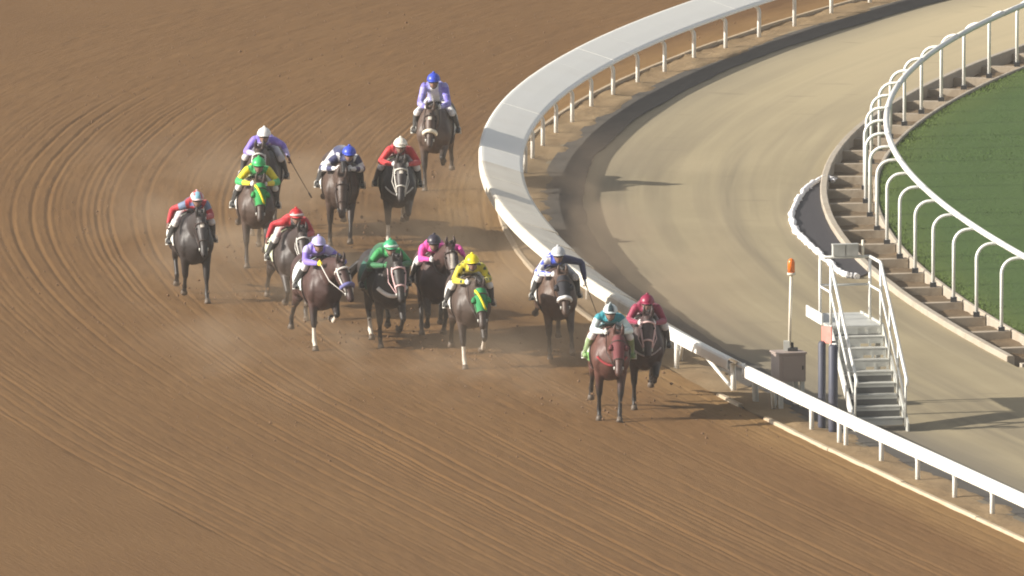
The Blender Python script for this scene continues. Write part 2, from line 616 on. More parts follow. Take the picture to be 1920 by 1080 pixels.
tag(grid("drainage_channel", np.arange(-13.1, 70, .16), np.linspace(5.9, 7.0, 12), z_channel, M['soil']), kind='structure')
tag(grid("turf", np.arange(-120, 130, .6), np.concatenate([np.arange(6.96, 14, .12), np.arange(14, 44, 1.5)]),
         lambda S, D, Y: .0 + np.clip((D - 6.96) / .5, 0, 1) * .03 + (vnoise(S * .8, D * .8, 61) - .5) * .03, M['turf']), kind='structure')

# grass blades: one joined piece, real blades lit by the same sun
nb = 60000
ysb = RNG.uniform(-16, 45, nb)
dsb = 7.02 + RNG.uniform(0, 1, nb) ** 1.25 * 6.2
bx, by = at(ysb, dsb)
hb = RNG.uniform(.008, .028, nb)
ang = RNG.uniform(0, 2 * math.pi, nb)
wd = RNG.uniform(.010, .020, nb)
ln = RNG.uniform(-.04, .04, (nb, 2))
dxb, dyb = np.cos(ang) * wd, np.sin(ang) * wd
V = np.zeros((nb, 3, 3))
V[:, 0] = np.stack([bx - dxb, by - dyb, np.full(nb, .0)], -1)
V[:, 1] = np.stack([bx + dxb, by + dyb, np.full(nb, .0)], -1)
V[:, 2] = np.stack([bx + ln[:, 0], by + ln[:, 1], hb + .02], -1)
me = mesh_np("grass", V.reshape(-1, 3), np.arange(nb * 3).reshape(-1, 3), False)
uvl = me.uv_layers.new(name="UVMap")
uvl.data.foreach_set("uv", np.repeat(np.stack([dsb, ysb], -1), 3, 0).astype(np.float32).ravel())
me.materials.append(M['blade'])
tag(link("grass", me), kind='stuff')


# ------------------------------------------------------------------ kerbs: separate blocks
def sweep(prof, y0, y1, seg, closed=True):
    """profile of (offset, z) swept along the rail line"""
    mb = MB()
    ss = np.linspace(s_of_y(y0), s_of_y(y1), seg + 1)
    n = len(prof)
    vs = []
    for s in ss:
        y = y_of_s(s)
        for d, z in prof:
            vs.append(P3(y, d, z))
    fs = []
    for i in range(seg):
        for k in range(n if closed else n - 1):
            a, b = i * n + k, i * n + (k + 1) % n
            fs.append((a, a + n, b + n, b))
    mb.add(vs, fs)
    if closed:
        mb.add(vs[:n], [tuple(range(n))])
        mb.add(vs[-n:], [tuple(reversed(range(n)))])
    return mb


def kerb_run(parent, name, y0, y1, length, d0, d1, ztop, zbot, mat, jitter):
    s = s_of_y(y0)
    end = s_of_y(y1)
    while s < end - .2:
        e = min(s + length, end)
        a, b = y_of_s(s + .006), y_of_s(e - .006)
        j = random.uniform(-jitter, jitter)
        k = random.uniform(-jitter, jitter)
        c = .018
        prof = [(d0 + j, zbot), (d0 + j, ztop + k - c), (d0 + j + c, ztop + k), (d1 + j - c, ztop + k), (d1 + j, ztop + k - c), (d1 + j, zbot)]
        sweep(prof, a, b, 2).build(name, mat, parent)
        s = e


tk = tag(empty("track_kerb", P3(-20, -.38, 0)), kind='structure')
tk.location = (0, 0, 0)
for y0, y1 in ((-52, -19.75), (-18.0, -16.4), (-8.2, 58)):
    kerb_run(tk, "kerb_block", y0, y1, 2.4, -.43, -.325, .055, -.12, M['kerb'], .008)
ck = tag(empty("channel_kerb"), kind='structure')
kerb_run(ck, "kerb_block", -12.7, 66, 3.6, 5.865, 6.005, .10, -.30, M['concrete'], .004)
te = tag(empty("turf_edging"), kind='structure')
kerb_run(te, "edging_block", -50, 66, 3.0, 6.90, 6.985, .045, -.30, M['concrete'], .004)
cw = tag(empty("channel_end_wall"), kind='structure')
mb = MB()
sweep([(6.006, -.3), (6.006, .02), (6.89, .02), (6.89, -.3)], -13.3, -13.1, 1).build("end_wall", M['concrete'], cw)

# ------------------------------------------------------------------ running rail round the dirt track
PROF_OUT = [(-.735, .735), (-.765, .76), (-.765, .915), (-.745, .952), (-.705, .963), (-.66, .955), (-.30, .848), (.03, .745), (.085, .715), (.095, .685)]


PROF_NEAR = [(d, z if i < 6 else zn) for i, ((d, z), zn) in enumerate(zip(PROF_OUT, [0] * 6 + [.775, .575, .530, .500]))]


def pitch_of(y):
    """0 round the bend .. 1 on the straight, where the hoods are pitched more steeply"""
    return float(np.clip((3 - y) / 15, 0, 1))


def hood(k):
    out = [(d, z * (1 - k) + zn * k) for (d, z), (_, zn) in zip(PROF_OUT, PROF_NEAR)]
    return out + [(d + (.012 if i < 4 else 0), z - (.014 if i >= 3 else 0)) for i, (d, z) in enumerate(out)][::-1]


def cover_panel(parent, y0, y1, mat, seg=3, dz=0.0):
    prof = [(d, z + dz) for d, z in hood(pitch_of((y0 + y1) / 2))]
    o = sweep(prof, y0, y1, seg).build("cover_panel", mat, parent)
    return o


def rail_post(parent, y, mat):
    mb = MB()
    zk = .50 - .16 * pitch_of(y - 1.2)
    pts = [P3(y, .03, -.1), P3(y, .03, zk)]
    for k in range(1, 7):
        a = k / 6 * R(55)
        pts.append(P3(y, .03 - .20 * (1 - math.cos(a)), zk + .17 * math.sin(a)))
    pts.append(P3(y, -.42, .80 - .08 * pitch_of(y - 1.2)))
    mb.tube(pts, .041, 8)
    o = mb.build("post", mat, parent)
    return o


def rail_section(label, y_lo, y_hi, posts, panels, greyed):
    root = empty("running_rail", (0, 0, 0))
    tag(root, label, "running rail")
    for y in posts:
        rail_post(root, y, M['white_paint'])
    for a, b in panels:
        ym = (a + b) / 2
        m = M['grey_plastic'] if greyed(ym) else M['white_plastic']
        cover_panel(root, y_of_s(s_of_y(a) + .003), y_of_s(s_of_y(b) - .003), m, 4, random.uniform(-.003, .003))
    return root


def steps_s(y0, y1, n):
    s = np.linspace(s_of_y(y0), s_of_y(y1), n + 1)
    return [y_of_s(v) for v in s]


far_posts = [y_of_s(s_of_y(18.36) + 2.30 * k) for k in range(-12, 20)]
fp = steps_s(-12.4, 62, 31)
rail_far = rail_section("long white covered rail sweeping round the far bend beside the dirt", -12.4, 62, far_posts, list(zip(fp[:-1], fp[1:])), lambda y: y < 12.5)
np_ = [y_of_s(s_of_y(-21.39) - 2.37 * k) for k in range(0, 13)]
nq = steps_s(-52, -19.75, 12)
rail_near = rail_section("straight white covered rail running past the steps to the near corner", -52, -19.75, np_ + [y_of_s(s_of_y(-23.69) + .45)], list(zip(nq[:-1], nq[1:])), lambda y: False)
# removable stretch between them, on braced feet
gate = empty("rail_gate")
tag(gate, "removable stretch of white rail on braced feet between the two long rails", "rail gate")
gq = steps_s(-18.5, -12.75, 3)
for a, b in zip(gq[:-1], gq[1:]):
    cover_panel(gate, y_of_s(s_of_y(a) + .01), y_of_s(s_of_y(b) - .01), M['white_plastic'], 3, -.008)
for yy, sg in ((-15.94, 1), (-11.66, -1)):
    mb = MB()
    mb.tube([P3(yy, .0, -.05), P3(yy, -.02, .52)], .05, 8)
    mb.build("gate_post", M['white_paint'], gate)
    mb = MB()
    mb.tube([P3(yy, .0, .04), P3(yy + sg * 1.75, -.33, .71)], .034, 8)
    mb.build("brace", M['white_paint'], gate)
    mb = MB()
    mb.tube([P3(yy + sg * 1.0, -.17, .40), P3(yy + sg * 1.0, -.17, .63)], .03, 8)
    mb.build("strut", M['white_paint'], gate)
mb = MB()
mb.tube([P3(-18.4, -.55, .83), P3(-19.9, -.55, .83)], .035, 8)
mb.build("latch_bar", M['white_paint'], gate)
mb = MB()
mb.tube([P3(-18.85, -.55, .62), P3(-18.85, -.55, .90)], .03, 8)
mb.build("latch_handle", M['white_paint'], gate)
mb = MB()
mb.tube([P3(-17.47, .03, -.05), P3(-17.47, .0, .52)], .055, 8)
mb.build("gate_post", M['grey_paint'], gate)
mb = MB()
mb.tube([P3(-18.3, .15, .0), P3(-18.9, -.05, .56)], .04, 8)
mb.build("brace", M['white_paint'], gate)
mb = MB()
mb.tube([P3(-12.5, -.25, -.05), P3(-12.5, -.25, .66)], .045, 8)
mb.build("gate_post", M['white_paint'], gate)

# ------------------------------------------------------------------ turf rail: arched posts carrying a pipe, each on a concrete beam
turf_posts = [y_of_s(s_of_y(-8.336) + 2.41 * k) for k in range(-8, 27)]
tr = empty("turf_rail")
tag(tr, "white pipe rail on tall arched posts along the edge of the grass", "running rail")
OFF_P, OFF_T, ZT = 6.73, 7.15, 1.39
for y in turf_posts:
    mb = MB()
    pts = [P3(y, OFF_P, 0.0), P3(y, OFF_P, 1.08)]
    for k in range(1, 8):
        a = k / 7 * math.pi / 2
        pts.append(P3(y, OFF_P + .28 * (1 - math.cos(a)), 1.08 + .28 * math.sin(a)))
    pts.append(P3(y, OFF_T, ZT - .02))
    mb.tube(pts, .033, 8)
    p = mb.build("post", M['white_paint'], tr)
    mb = MB()
    mb.box(P3(y, OFF_P, .05), (.12, .12, .09))
    mb.build("base_clamp", M['dark'], p)
sA = s_of_y(-30)
k = 0
while sA < s_of_y(62):
    e = sA + 4.82
    mb = MB()
    mb.tube([P3(y_of_s(v), OFF_T, ZT) for v in np.linspace(sA + .002, e - .002, 6)], .058, 10)
    mb.build("rail_tube", M['white_paint'], tr)
    sA = e
beams = empty("beam_row")
tag(beams, kind='structure')
for y in turf_posts:
    if y < -12.6:
        continue
    hw = .11
    j = random.uniform(-.02, .02)
    sl = slope(y)
    prof = [(6.01, -.28), (6.01, .0 + j * .5), (6.88, .012 + j * .5), (6.88, -.28)]
    sweep(prof, y - hw, y + hw + j, 1).build("concrete_beam", M['beam'], beams)

# ------------------------------------------------------------------ metal viewing platform with steps
yaw = R(11)
rr = Vector((math.cos(yaw), math.sin(yaw), 0))
dn = Vector((math.sin(yaw), -math.cos(yaw), 0))
DECK = 1.62
gx_, gy_ = G(1557, 612, DECK)
O = Vector((gx_, gy_, 0))
Wd, Dp = .95, 2.0
rot = Matrix((rr, -dn, Vector((0, 0, 1)))).transposed()


def L(a, b, z):
    """a along the width, b towards the camera (down the steps), z up - in the platform's own frame"""
    return Vector((a, -b, z))


plat = empty("viewing_platform", O, yaw)
tag(plat, "grey metal viewing platform with a flight of steps and white handrails", "platform")
mb = MB()
mb.box(L(Wd / 2, -Dp / 2, DECK - .03), (Wd, Dp, .05))
mb.build("deck", M['galv'], plat)
mb = MB()
mb.box(L(Wd / 2, .012, DECK - .09), (Wd, .02, .12))
mb.build("deck_fascia", M['grey_paint'], plat)
mb = MB()
mb.box(L(Wd / 2, .03, DECK - .20), (Wd - .08, .02, .10))  # shade of the gap under the deck, put in as a dark strip
mb.build("deck_gap_shade", M['dark'], plat)
mb = MB()
mb.box(L(-.018, -1.30, DECK + .05), (.03, 1.36, .20))
mb.build("side_panel", M['white_paint'], plat)
mb = MB()
mb.box(L(Wd + .018, -1.0, DECK - .03), (.03, 1.9, .12))
mb.build("side_panel", M['grey_paint'], plat)
NT, RISE, RUN = 8, DECK / 9, .24
TOT = 9 * RUN
for i in range(1, NT + 1):
    z = DECK - i * RISE
    b = (i - .5) * RUN + .02
    mb = MB()
    mb.box(L(Wd / 2, b, z), (Wd - .07, .25, .035))
    mb.box(L(Wd / 2, b + .118, z - .055), (Wd - .075, .014, .105))
    t = mb.build("tread", M['galv'], plat)
    if i > 4:  # lower gaps closed by added plates, coloured as the shade behind them
        mb = MB()
        mb.box(L(Wd / 2, b - .118, z + RISE / 2 - .02), (Wd - .09, .010, RISE - .07))
        mb.build("riser", M['riser'], plat)
    if i <= 4:
        mb = MB()
        mb.box(L(.245, b - .115, z + RISE / 2 - .005), (.40, .012, RISE - .055))
        mb.build("riser", M['galv'], plat)
        for aa in (.47, .665, .885):
            mb = MB()
            mb.box(L(aa, b - .115, z + RISE / 2 - .005), (.045, .014, RISE - .055))
            mb.build("riser", M['galv'], plat)
for a, m in ((-.002, M['white_paint']), (Wd + .002, M['galv'])):
    mb = MB()
    h = .11
    pr = [(0.03, DECK - .16), (0.03, DECK + .03), (TOT + .06, .14), (TOT + .06, -.02), (TOT - .12, -.02)]
    vs = [L(a - .015, b, z) for b, z in pr] + [L(a + .015, b, z) for b, z in pr]
    n = len(pr)
    fs = [tuple(range(n)), tuple(reversed(range(n, 2 * n)))] + [(i, i + n, (i + 1) % n + n, (i + 1) % n) for i in range(n)]
    mb.add(vs, fs)
    mb.build("stringer", m, plat)
for a in (.02, Wd - .02):
    for b in (-.05, -1.0):
        mb = MB()
        mb.tube([L(a, b, DECK), L(a, b, DECK + 1.10)], .027, 8)
        mb.build("rail_post", M['white_paint'], plat)
    mb = MB()
    mb.tube([L(a, -1.0, DECK + 1.12), L(a, -.12, DECK + 1.12), L(a, -.02, DECK + 1.09), L(a, .10, DECK + .98), L(a, TOT + .02, .90), L(a, TOT + .04, .80)], .030, 8)
    mb.build("handrail", M['white_paint'], plat)
    mb = MB()
    mb.tube([L(a, -1.0, DECK + .60), L(a, -.05, DECK + .60), L(a, .06, DECK + .50), L(a, TOT - .1, .52)], .022, 8)
    mb.build("mid_rail", M['white_paint'], plat)
    for b in (TOT * .33, TOT * .66, TOT - .08):
        zb = DECK * (1 - b / TOT)
        mb = MB()
        mb.tube([L(a, b, zb + .0), L(a, b, zb + .93)], .020, 8)
        mb.build("baluster", M['galv'], plat)
for z, r in ((1.12, .030), (.62, .022)):
    mb = MB()
    mb.tube([L(.02, -1.0, DECK + z), L(Wd - .02, -1.0, DECK + z)], r, 8)
    mb.build("back_rail", M['galv'], plat)
for b in (-.12, -1.88):
    for a in (.06, Wd - .06):
        mb = MB()
        mb.box(L(a if a > .5 or b > -1 else .42, b, DECK / 2 - .08), (.08, .08, DECK - .03))
        mb.build("leg", M['grey_paint'], plat)
for a0 in (.36, .60):
    mb = MB()
    mb.box(L(a0, -1.02, DECK + 1.24), (.22, .13, .20))
    mb.box(L(a0, -1.02, DECK + 1.345), (.235, .145, .018))
    mb.build("light_box", M['galv'], plat)
mb = MB()
mb.tube([L(.80, -1.0, DECK + 1.1), L(.80, -1.0, DECK + 1.42)], .025, 8)
mb.build("spigot", M['pole'], plat)
# padded blue posts with a faded sign
g1, g2 = G(1541, 801), G(1562, 808)
pad = empty("padded_post_pair", (g1[0], g1[1], 0))
tag(pad, "pair of dark blue padded posts topped by a faded pink sign", "posts")
for gq_, rad in ((g1, .07), (g2, .085)):
    mb = MB()
    c = Vector((gq_[0] - g1[0], gq_[1] - g1[1], 0))
    mb.tube([c + Vector((0, 0, -.05)), c + Vector((0, 0, .03)), c + Vector((0, 0, 1.50)), c + Vector((0, 0, 1.54))], [rad * .9, rad, rad, rad * .7], 14)
    mb.build("post", M['blue_pad'], pad)
mb = MB()
mb.box(Vector((.085, -.04, 1.66)), (.21, .03, .30), Matrix.Rotation(R(-35), 3, 'Z'))
mb.build("sign", M['pink_sign'], pad)
mb = MB()
mb.box(Vector((.11, .0, 1.53)), (.26, .10, .03), Matrix.Rotation(R(-20), 3, 'Z'))
mb.build("bracket", M['dark'], pad)

# equipment box and beacon
gb = G(1478, 762)
eb = empty("equipment_box", (gb[0], gb[1], 0), R(18))
tag(eb, "brownish grey steel equipment box on legs behind the white rail", "box")
mb = MB()
mb.box((0, 0, .72), (.50, .46, .50))
mb.build("body", M['box'], eb)
mb = MB()
mb.box((0, 0, .983), (.54, .50, .028))
mb.build("lid", M['box'], eb)
mb = MB()
mb.box((.02, -.236, .72), (.40, .012, .40))
mb.build("door", M['box'], eb)
mb = MB()
mb.box((.19, -.250, .72), (.02, .018, .07))
mb.build("handle", M['dark'], eb)
for a in (-.2, .2):
    for b in (-.18, .18):
        mb = MB()
        mb.box((a, b, .222), (.07, .07, .492))
        mb.build("leg", M['grey_paint'], eb)
bz = .997
bc = empty("warning_beacon", (gb[0] + .02, gb[1] + .05, bz))
tag(bc, "orange beacon lamp on a thin cream pole above the steel box", "beacon")
mb = MB()
mb.tube([(0, 0, .10), (.03, 0, 1.38)], .028, 8)
mb.build("pole", M['pole'], bc)
mb = MB()
mb.box((-.05, 0, .09), (.11, .10, .18))
mb.build("housing", M['galv'], bc)
mb = MB()
mb.box((.06, 0, .03), (.18, .16, .055))
mb.box((.05, .02, .09), (.05, .05, .12))
mb.build("clamp", M['dark'], bc)
mb = MB()
mb.tube([(.03, 0, 1.37), (.03, 0, 1.41)], .075, 14)
mb.build("collar", M['pole'], bc)
mb = MB()
mb.tube([(.03, 0, 1.41), (.03, 0, 1.60), (.03, 0, 1.64), (.03, 0, 1.665)], [.066, .064, .05, .02], 14)
mb.build("lamp", M['amber'], bc)

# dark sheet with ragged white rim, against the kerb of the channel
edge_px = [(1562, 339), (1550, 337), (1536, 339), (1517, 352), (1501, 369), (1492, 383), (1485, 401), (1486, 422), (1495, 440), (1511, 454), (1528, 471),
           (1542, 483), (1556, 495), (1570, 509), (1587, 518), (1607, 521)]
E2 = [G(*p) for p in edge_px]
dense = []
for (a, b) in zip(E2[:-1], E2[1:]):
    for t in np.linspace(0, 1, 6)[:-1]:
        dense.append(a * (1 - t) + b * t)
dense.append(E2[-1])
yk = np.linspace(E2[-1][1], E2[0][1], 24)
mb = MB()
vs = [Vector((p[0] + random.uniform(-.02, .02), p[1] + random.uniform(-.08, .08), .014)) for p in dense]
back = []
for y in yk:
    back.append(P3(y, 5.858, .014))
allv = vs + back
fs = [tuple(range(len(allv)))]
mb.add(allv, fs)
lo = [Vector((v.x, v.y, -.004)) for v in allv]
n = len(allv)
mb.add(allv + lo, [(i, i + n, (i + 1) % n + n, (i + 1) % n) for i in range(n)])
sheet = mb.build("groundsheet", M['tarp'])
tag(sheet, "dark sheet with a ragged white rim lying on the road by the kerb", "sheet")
mb = MB()
rim = [Vector((p[0] + random.uniform(-.02, .02), p[1] + random.uniform(-.15, .15), .03)) for p in dense]
rad = [random.uniform(.04, .075) for _ in rim]
mb.tube(rim, rad, 7)
for _ in range(60):
    i = random.randrange(len(rim) - 20)
    p = rim[i]
    mb.tube([p, p + Vector((random.uniform(-.01, .10), random.uniform(-.2, .2), .005))], [.035, .012], 6)
mb.build("white_rim", M['tarp_edge'], sheet)


# ------------------------------------------------------------------ animals and people: lofted limbs fused into one skin
def loft(path, rx, rz, n=14, side=None):
    """closed tube with elliptic sections: half-width rx along `side`, rz across it"""
    pts = [Vector(p) for p in path]
    rings = []
    for i, p in enumerate(pts):
        t = (pts[min(i + 1, len(pts) - 1)] - pts[max(i - 1, 0)]).normalized()
        s = Vector(side) if side is not None else Vector((1, 0, 0))
        s = s - t * s.dot(t)
        if s.length < .05:
            s = Vector((0, 1, 0)) - t * t.y
        s.normalize()
        u = t.cross(s)
        rings.append([p + s * math.cos(2 * math.pi * k / n) * rx[i] + u * math.sin(2 * math.pi * k / n) * rz[i] for k in range(n)])
    c0 = pts[0] - (pts[1] - pts[0]).normalized() * min(rx[0], rz[0]) * .6
    c1 = pts[-1] + (pts[-1] - pts[-2]).normalized() * min(rx[-1], rz[-1]) * .6
    vs = [v for r_ in rings for v in r_] + [c0, c1]
    fs = []
    m = len(rings)
    for i in range(m - 1):
        for k in range(n):
            a, b = i * n + k, i * n + (k + 1) % n
            fs.append((a, b, b + n, a + n))
    for k in range(n):
        fs.append((k, m * n, (k + 1) % n))
        fs.append(((m - 1) * n + k, (m - 1) * n + (k + 1) % n, m * n + 1))
    return vs, fs


class Body:
    def __init__(self):
        self.mb = MB()
        self.raw = MB()
        self.seg = []      # (tag, p0, p1, r0, r1, t0, t1)
        self.rawtags = []

    def part(self, name, path, rx, rz=None, side=None, n=14, raw=False):
        rz = rz or rx
        if not raw and len(path) > 2:      # round the limb off between its measured sections
            P_ = np.array([list(p) + [a, c] for p, a, c in zip(path, rx, rz)])
            out = []
            for i in range(len(P_) - 1):
                p0, p1, p2, p3 = P_[max(i - 1, 0)], P_[i], P_[i + 1], P_[min(i + 2, len(P_) - 1)]
                for t in np.linspace(0, 1, 5)[:-1]:
                    out.append(.5 * (2 * p1 + (p2 - p0) * t + (2 * p0 - 5 * p1 + 4 * p2 - p3) * t * t + (3 * p1 - p0 - 3 * p2 + p3) * t ** 3))
            out.append(P_[-1])
            path = [Vector(o_[:3]) for o_ in out]
            rx, rz = [max(.006, o_[3]) for o_ in out], [max(.006, o_[4]) for o_ in out]
            n = max(n, 20)
        vs, fs = loft(path, rx, rz, n, side)
        if raw:
            self.raw.add(vs, fs, True)
            self.rawtags += [name] * len(vs)
            return
        self.mb.add(vs, fs)
        m = len(path) - 1
        for i in range(m):
            r0, r1 = (rx[i] + rz[i]) / 2, (rx[i + 1] + rz[i + 1]) / 2
            self.seg.append((name, Vector(path[i]), Vector(path[i + 1]), r0, r1, i / m, (i + 1) / m))

    def finish(self, name, voxel, smooth, color, mat):
        me = bpy.data.meshes.new("tmp")
        me.from_pydata(self.mb.v, [], self.mb.f)
        ob = bpy.data.objects.new("tmp", me)
        col.objects.link(ob)
        md = ob.modifiers.new("r", 'REMESH')
        md.mode = 'VOXEL'
        md.voxel_size = voxel
        ms = ob.modifiers.new("s", 'SMOOTH')
        ms.factor = .5
        ms.iterations = smooth
        dg = bpy.context.evaluated_depsgraph_get()
        ev = ob.evaluated_get(dg)
        m2 = ev.to_mesh()
        nv = len(m2.vertices)
        co = np.empty(nv * 3, np.float32)
        m2.vertices.foreach_get("co", co)
        co = co.reshape(-1, 3).astype(float)
        nl = len(m2.loops)
        li = np.empty(nl, np.int32)
        m2.loops.foreach_get("vertex_index", li)
        ls = np.empty(len(m2.polygons), np.int32)
        lt = np.empty(len(m2.polygons), np.int32)
        m2.polygons.foreach_get("loop_start", ls)
        m2.polygons.foreach_get("loop_total", lt)
        faces = [tuple(li[a:a + b]) for a, b in zip(ls, lt)]
        ev.to_mesh_clear()
        bpy.data.objects.remove(ob)
        bpy.data.meshes.remove(me)
        # nearest limb for every vertex
        best = np.full(nv, 1e9)
        idx = np.zeros(nv, int)
        tt = np.zeros(nv)
        for k, (nm, a, b, r0, r1, t0, t1) in enumerate(self.seg):
            a_, b_ = np.array(a), np.array(b)
            ab = b_ - a_
            t = np.clip(((co - a_) @ ab) / max(ab @ ab, 1e-9), 0, 1)
            dist = np.linalg.norm(co - (a_ + t[:, None] * ab), axis=1) - (r0 + (r1 - r0) * t)
            up = dist < best
            best[up] = dist[up]
            idx[up] = k
            tt[up] = (t0 + (t1 - t0) * t)[up]
        cols = np.ones((nv, 4), np.float32)
        for i in range(nv):
            cols[i, :3] = color(self.seg[idx[i]][0], tt[i], co[i])
        rv = np.array(self.raw.v) if self.raw.v else np.zeros((0, 3))
        rc = np.ones((len(rv), 4), np.float32)
        for i, nm in enumerate(self.rawtags):
            rc[i, :3] = color(nm, .5, rv[i])
        allv = np.vstack([co, rv])
        fs = faces + [tuple(j + nv for j in f) for f in self.raw.f]
        me = bpy.data.meshes.new(name)
        me.from_pydata(allv.tolist(), [], fs)
        me.polygons.foreach_set("use_smooth", [True] * len(fs))
        ca = me.color_attributes.new("tint", 'FLOAT_COLOR', 'POINT')
        ca.data.foreach_set("color", np.vstack([cols, rc]).ravel())
        me.materials.append(mat)
        me.update()
        return me


def tint_mesh(o, rgbs):
    ca = o.data.color_attributes.new("tint", 'FLOAT_COLOR', 'POINT')
    a = np.ones((len(o.data.vertices), 4), np.float32)
    a[:, :3] = rgbs
    ca.data.foreach_set("color", a.ravel())


TRUNK = [(-.36, 1.06, .12, .16), (-.28, 1.07, .215, .27), (-.10, 1.10, .275, .385), (.08, 1.15, .295, .43), (.35, 1.14, .33, .40), (.68, 1.16, .345, .37),
         (.98, 1.22, .30, .325), (1.22, 1.25, .305, .325), (1.44, 1.22, .265, .28), (1.58, 1.20, .16, .19)]


def trunk_at(y):
    T = np.array(TRUNK)
    return [float(np.interp(y, T[:, 0], T[:, k])) for k in (1, 2, 3)]


def chain(p, lens, angs, lat=0.0):
    """joints of a leg: angle from straight down, positive = towards the head (-y)"""
    pts = [Vector(p)]
    for l, a in zip(lens, angs):
        a = R(a)
        pts.append(pts[-1] + Vector((lat * l, -math.sin(a) * l, -math.cos(a) * l)))
    return pts


FRONT = {'stance': (8, 5, 42, 25), 'mid': (-12, -18, 20, 0), 'back': (-22, -44, -50, -70), 'reach': (38, 34, 54, 40), 'fold': (58, -62, -105, -120), 'lift': (40, -48, -80, -95)}
HIND = {'stance': (24, -38, 6, 36, 20), 'reach': (46, -14, 22, 48, 30), 'push': (-4, -58, -46, -8, -30), 'fold': (40, -70, 0, -50, -70), 'flung': (-22, -74, -66, -80, -95), 'tuck': (52, -52, 26, -30, -50)}


SCALE = 1.13


def make_horse(spec):
    b = Body()
    drop = spec.get('drop', .07)
    b.part('trunk', [(0, y, z) for y, z, _, _ in TRUNK], [t[2] for t in TRUNK], [t[3] for t in TRUNK], n=20)
    # rump and shoulder muscle
    for s in (-1, 1):
        b.part('trunk', [(s * .17, -.10, 1.28), (s * .20, -.14, 1.08), (s * .175, -.06, .92)], [.07, .10, .075], [.13, .17, .12])
        b.part('trunk', [(s * .15, 1.34, 1.34), (s * .17, 1.28, 1.10), (s * .17, 1.16, .95)], [.08, .13, .10], [.17, .22, .16])
    hx, hz, hy, hyaw, hp = spec.get('hx', 0), spec.get('hz', 1.57), spec.get('hy', -.80) - .08, R(spec.get('hyaw', 0)), R(spec.get('hp', 52))
    base = Vector((0, .06, 1.24))
    poll = Vector((hx, hy, hz))
    npts, nrx, nrz = [], [.17, .145, .122, .102, .088], [.31, .255, .21, .17, .14]
    for i in range(5):
        t = i / 4
        npts.append(base.lerp(poll, t) + Vector((0, 0, .05 * math.sin(t * math.pi))))
    b.part('neck', npts, nrx, nrz)
    side = Vector((math.cos(hyaw), math.sin(hyaw), 0))
    hd = Vector((math.sin(hyaw) * math.cos(hp), -math.cos(hyaw) * math.cos(hp), -math.sin(hp)))
    fr = hd.cross(side).normalized()          # out of the face
    if fr.z < 0 and fr.y > 0:
        fr = -fr
    HL = .64
    ht = [-.06, .02, .18, .34, .52, .72, .88, 1.0]
    hrx = [.060, .088, .104, .100, .082, .062, .064, .050]
    hrz = [.070, .105, .135, .135, .105, .078, .072, .050]
    hp0 = poll + fr * .01
    hpath = [hp0 + hd * (HL * t) - fr * (.02 if .1 < t < .5 else 0) for t in ht]
    b.part('head', hpath, hrx, hrz, side=side)
    for s in (-1, 1):
        e0 = poll + side * (.055 * s) + fr * .02 + Vector((0, 0, .05))
        e1 = e0 + Vector((0, -.02, .10)) + side * (.012 * s)
        e2 = e0 + Vector((0, -.01, .19)) - side * (.002 * s)
        b.part('ear', [e0, e1, e2], [.030, .034, .010], [.022, .022, .010], side=side, n=10)
    # legs
    feet = []
    legs = spec['legs']
    for i, (s, kind) in enumerate(zip((-1, 1), legs[:2])):
        a = FRONT[kind]
        elbow = Vector((s * .175, -.06, .90))
        p = chain(elbow, (.386, .276, .115, .046), a, lat=-.03 * s)
        b.part('foreleg', [Vector((s * .18, -.02, 1.06)), p[0], p[0].lerp(p[1], .45), p[1], ], [.10, .092, .068, .052], [.14, .112, .078, .056], n=12)
        b.part('forecannon', [p[1] + (p[1] - p[0]).normalized() * -.02, p[1], p[1].lerp(p[2], .25), p[1].lerp(p[2], .75), p[2]], [.05, .052, .036, .035, .042], [.052, .056, .04, .039, .046], n=12)
        b.part('forepastern', [p[2], p[2].lerp(p[3], .6), p[3]], [.043, .034, .042], [.046, .036, .044], n=12)
        feet.append((p[3], p[4]))
    for i, (s, kind) in enumerate(zip((-1, 1), legs[2:])):
        a = HIND[kind]
        hip = Vector((s * .165, 1.22, 1.20))
        p = chain(hip, (.33, .405, .33, .12, .046), a, lat=.0)
        b.part('thigh', [hip + Vector((0, 0, .02)), p[0].lerp(p[1], .6), p[1]], [.14, .125, .10], [.22, .19, .14], n=12)
        b.part('gaskin', [p[1], p[1].lerp(p[2], .4), p[2]], [.10, .080, .052], [.14, .10, .06], n=12)
        b.part('hindcannon', [p[2], p[2].lerp(p[3], .2), p[2].lerp(p[3], .8), p[3]], [.054, .040, .037, .044], [.066, .048, .042, .047], n=12)
        b.part('hindpastern', [p[3], p[3].lerp(p[4], .6), p[4]], [.044, .035, .043], [.047, .037, .045], n=12)
        feet.append((p[4], p[5]))
    coat = np.array(spec['coat'])
    pts_col = np.array(spec.get('points', (.018, .014, .013)))
    socks = spec.get('socks', ())
    white = np.array((.62, .56, .48))
    face = spec.get('face')

    def color(nm, t, p):
        if nm in ('forecannon', 'hindcannon', 'forepastern', 'hindpastern'):
            sidei = 0 if p[0] < 0 else 1
            leg = sidei + (2 if nm.startswith('hind') else 0)
            if leg in socks and (nm.endswith('pastern') or t > .45):
                return white
            return pts_col
        if nm in ('foreleg', 'gaskin'):
            k = min(1, max(0, (t - .45) / .5))
            return coat * (1 - k) + pts_col * k
        if nm == 'head':
            q_ = Vector(p) - hp0
            x = abs(q_.dot(side))
            u = q_.dot(hd) / HL
            if q_.dot(fr) > .03 and face:
                if face == 'star' and x < .035 and .12 < u < .26:
                    return white
                if face == 'blaze' and x < .030 + .02 * u and .08 < u < .95:
                    return white
                if face == 'snip' and x < .045 and u > .68:
                    return white
            return coat * (1 if u < .75 else .7)
        if nm == 'ear':
            return coat * .8
        return coat
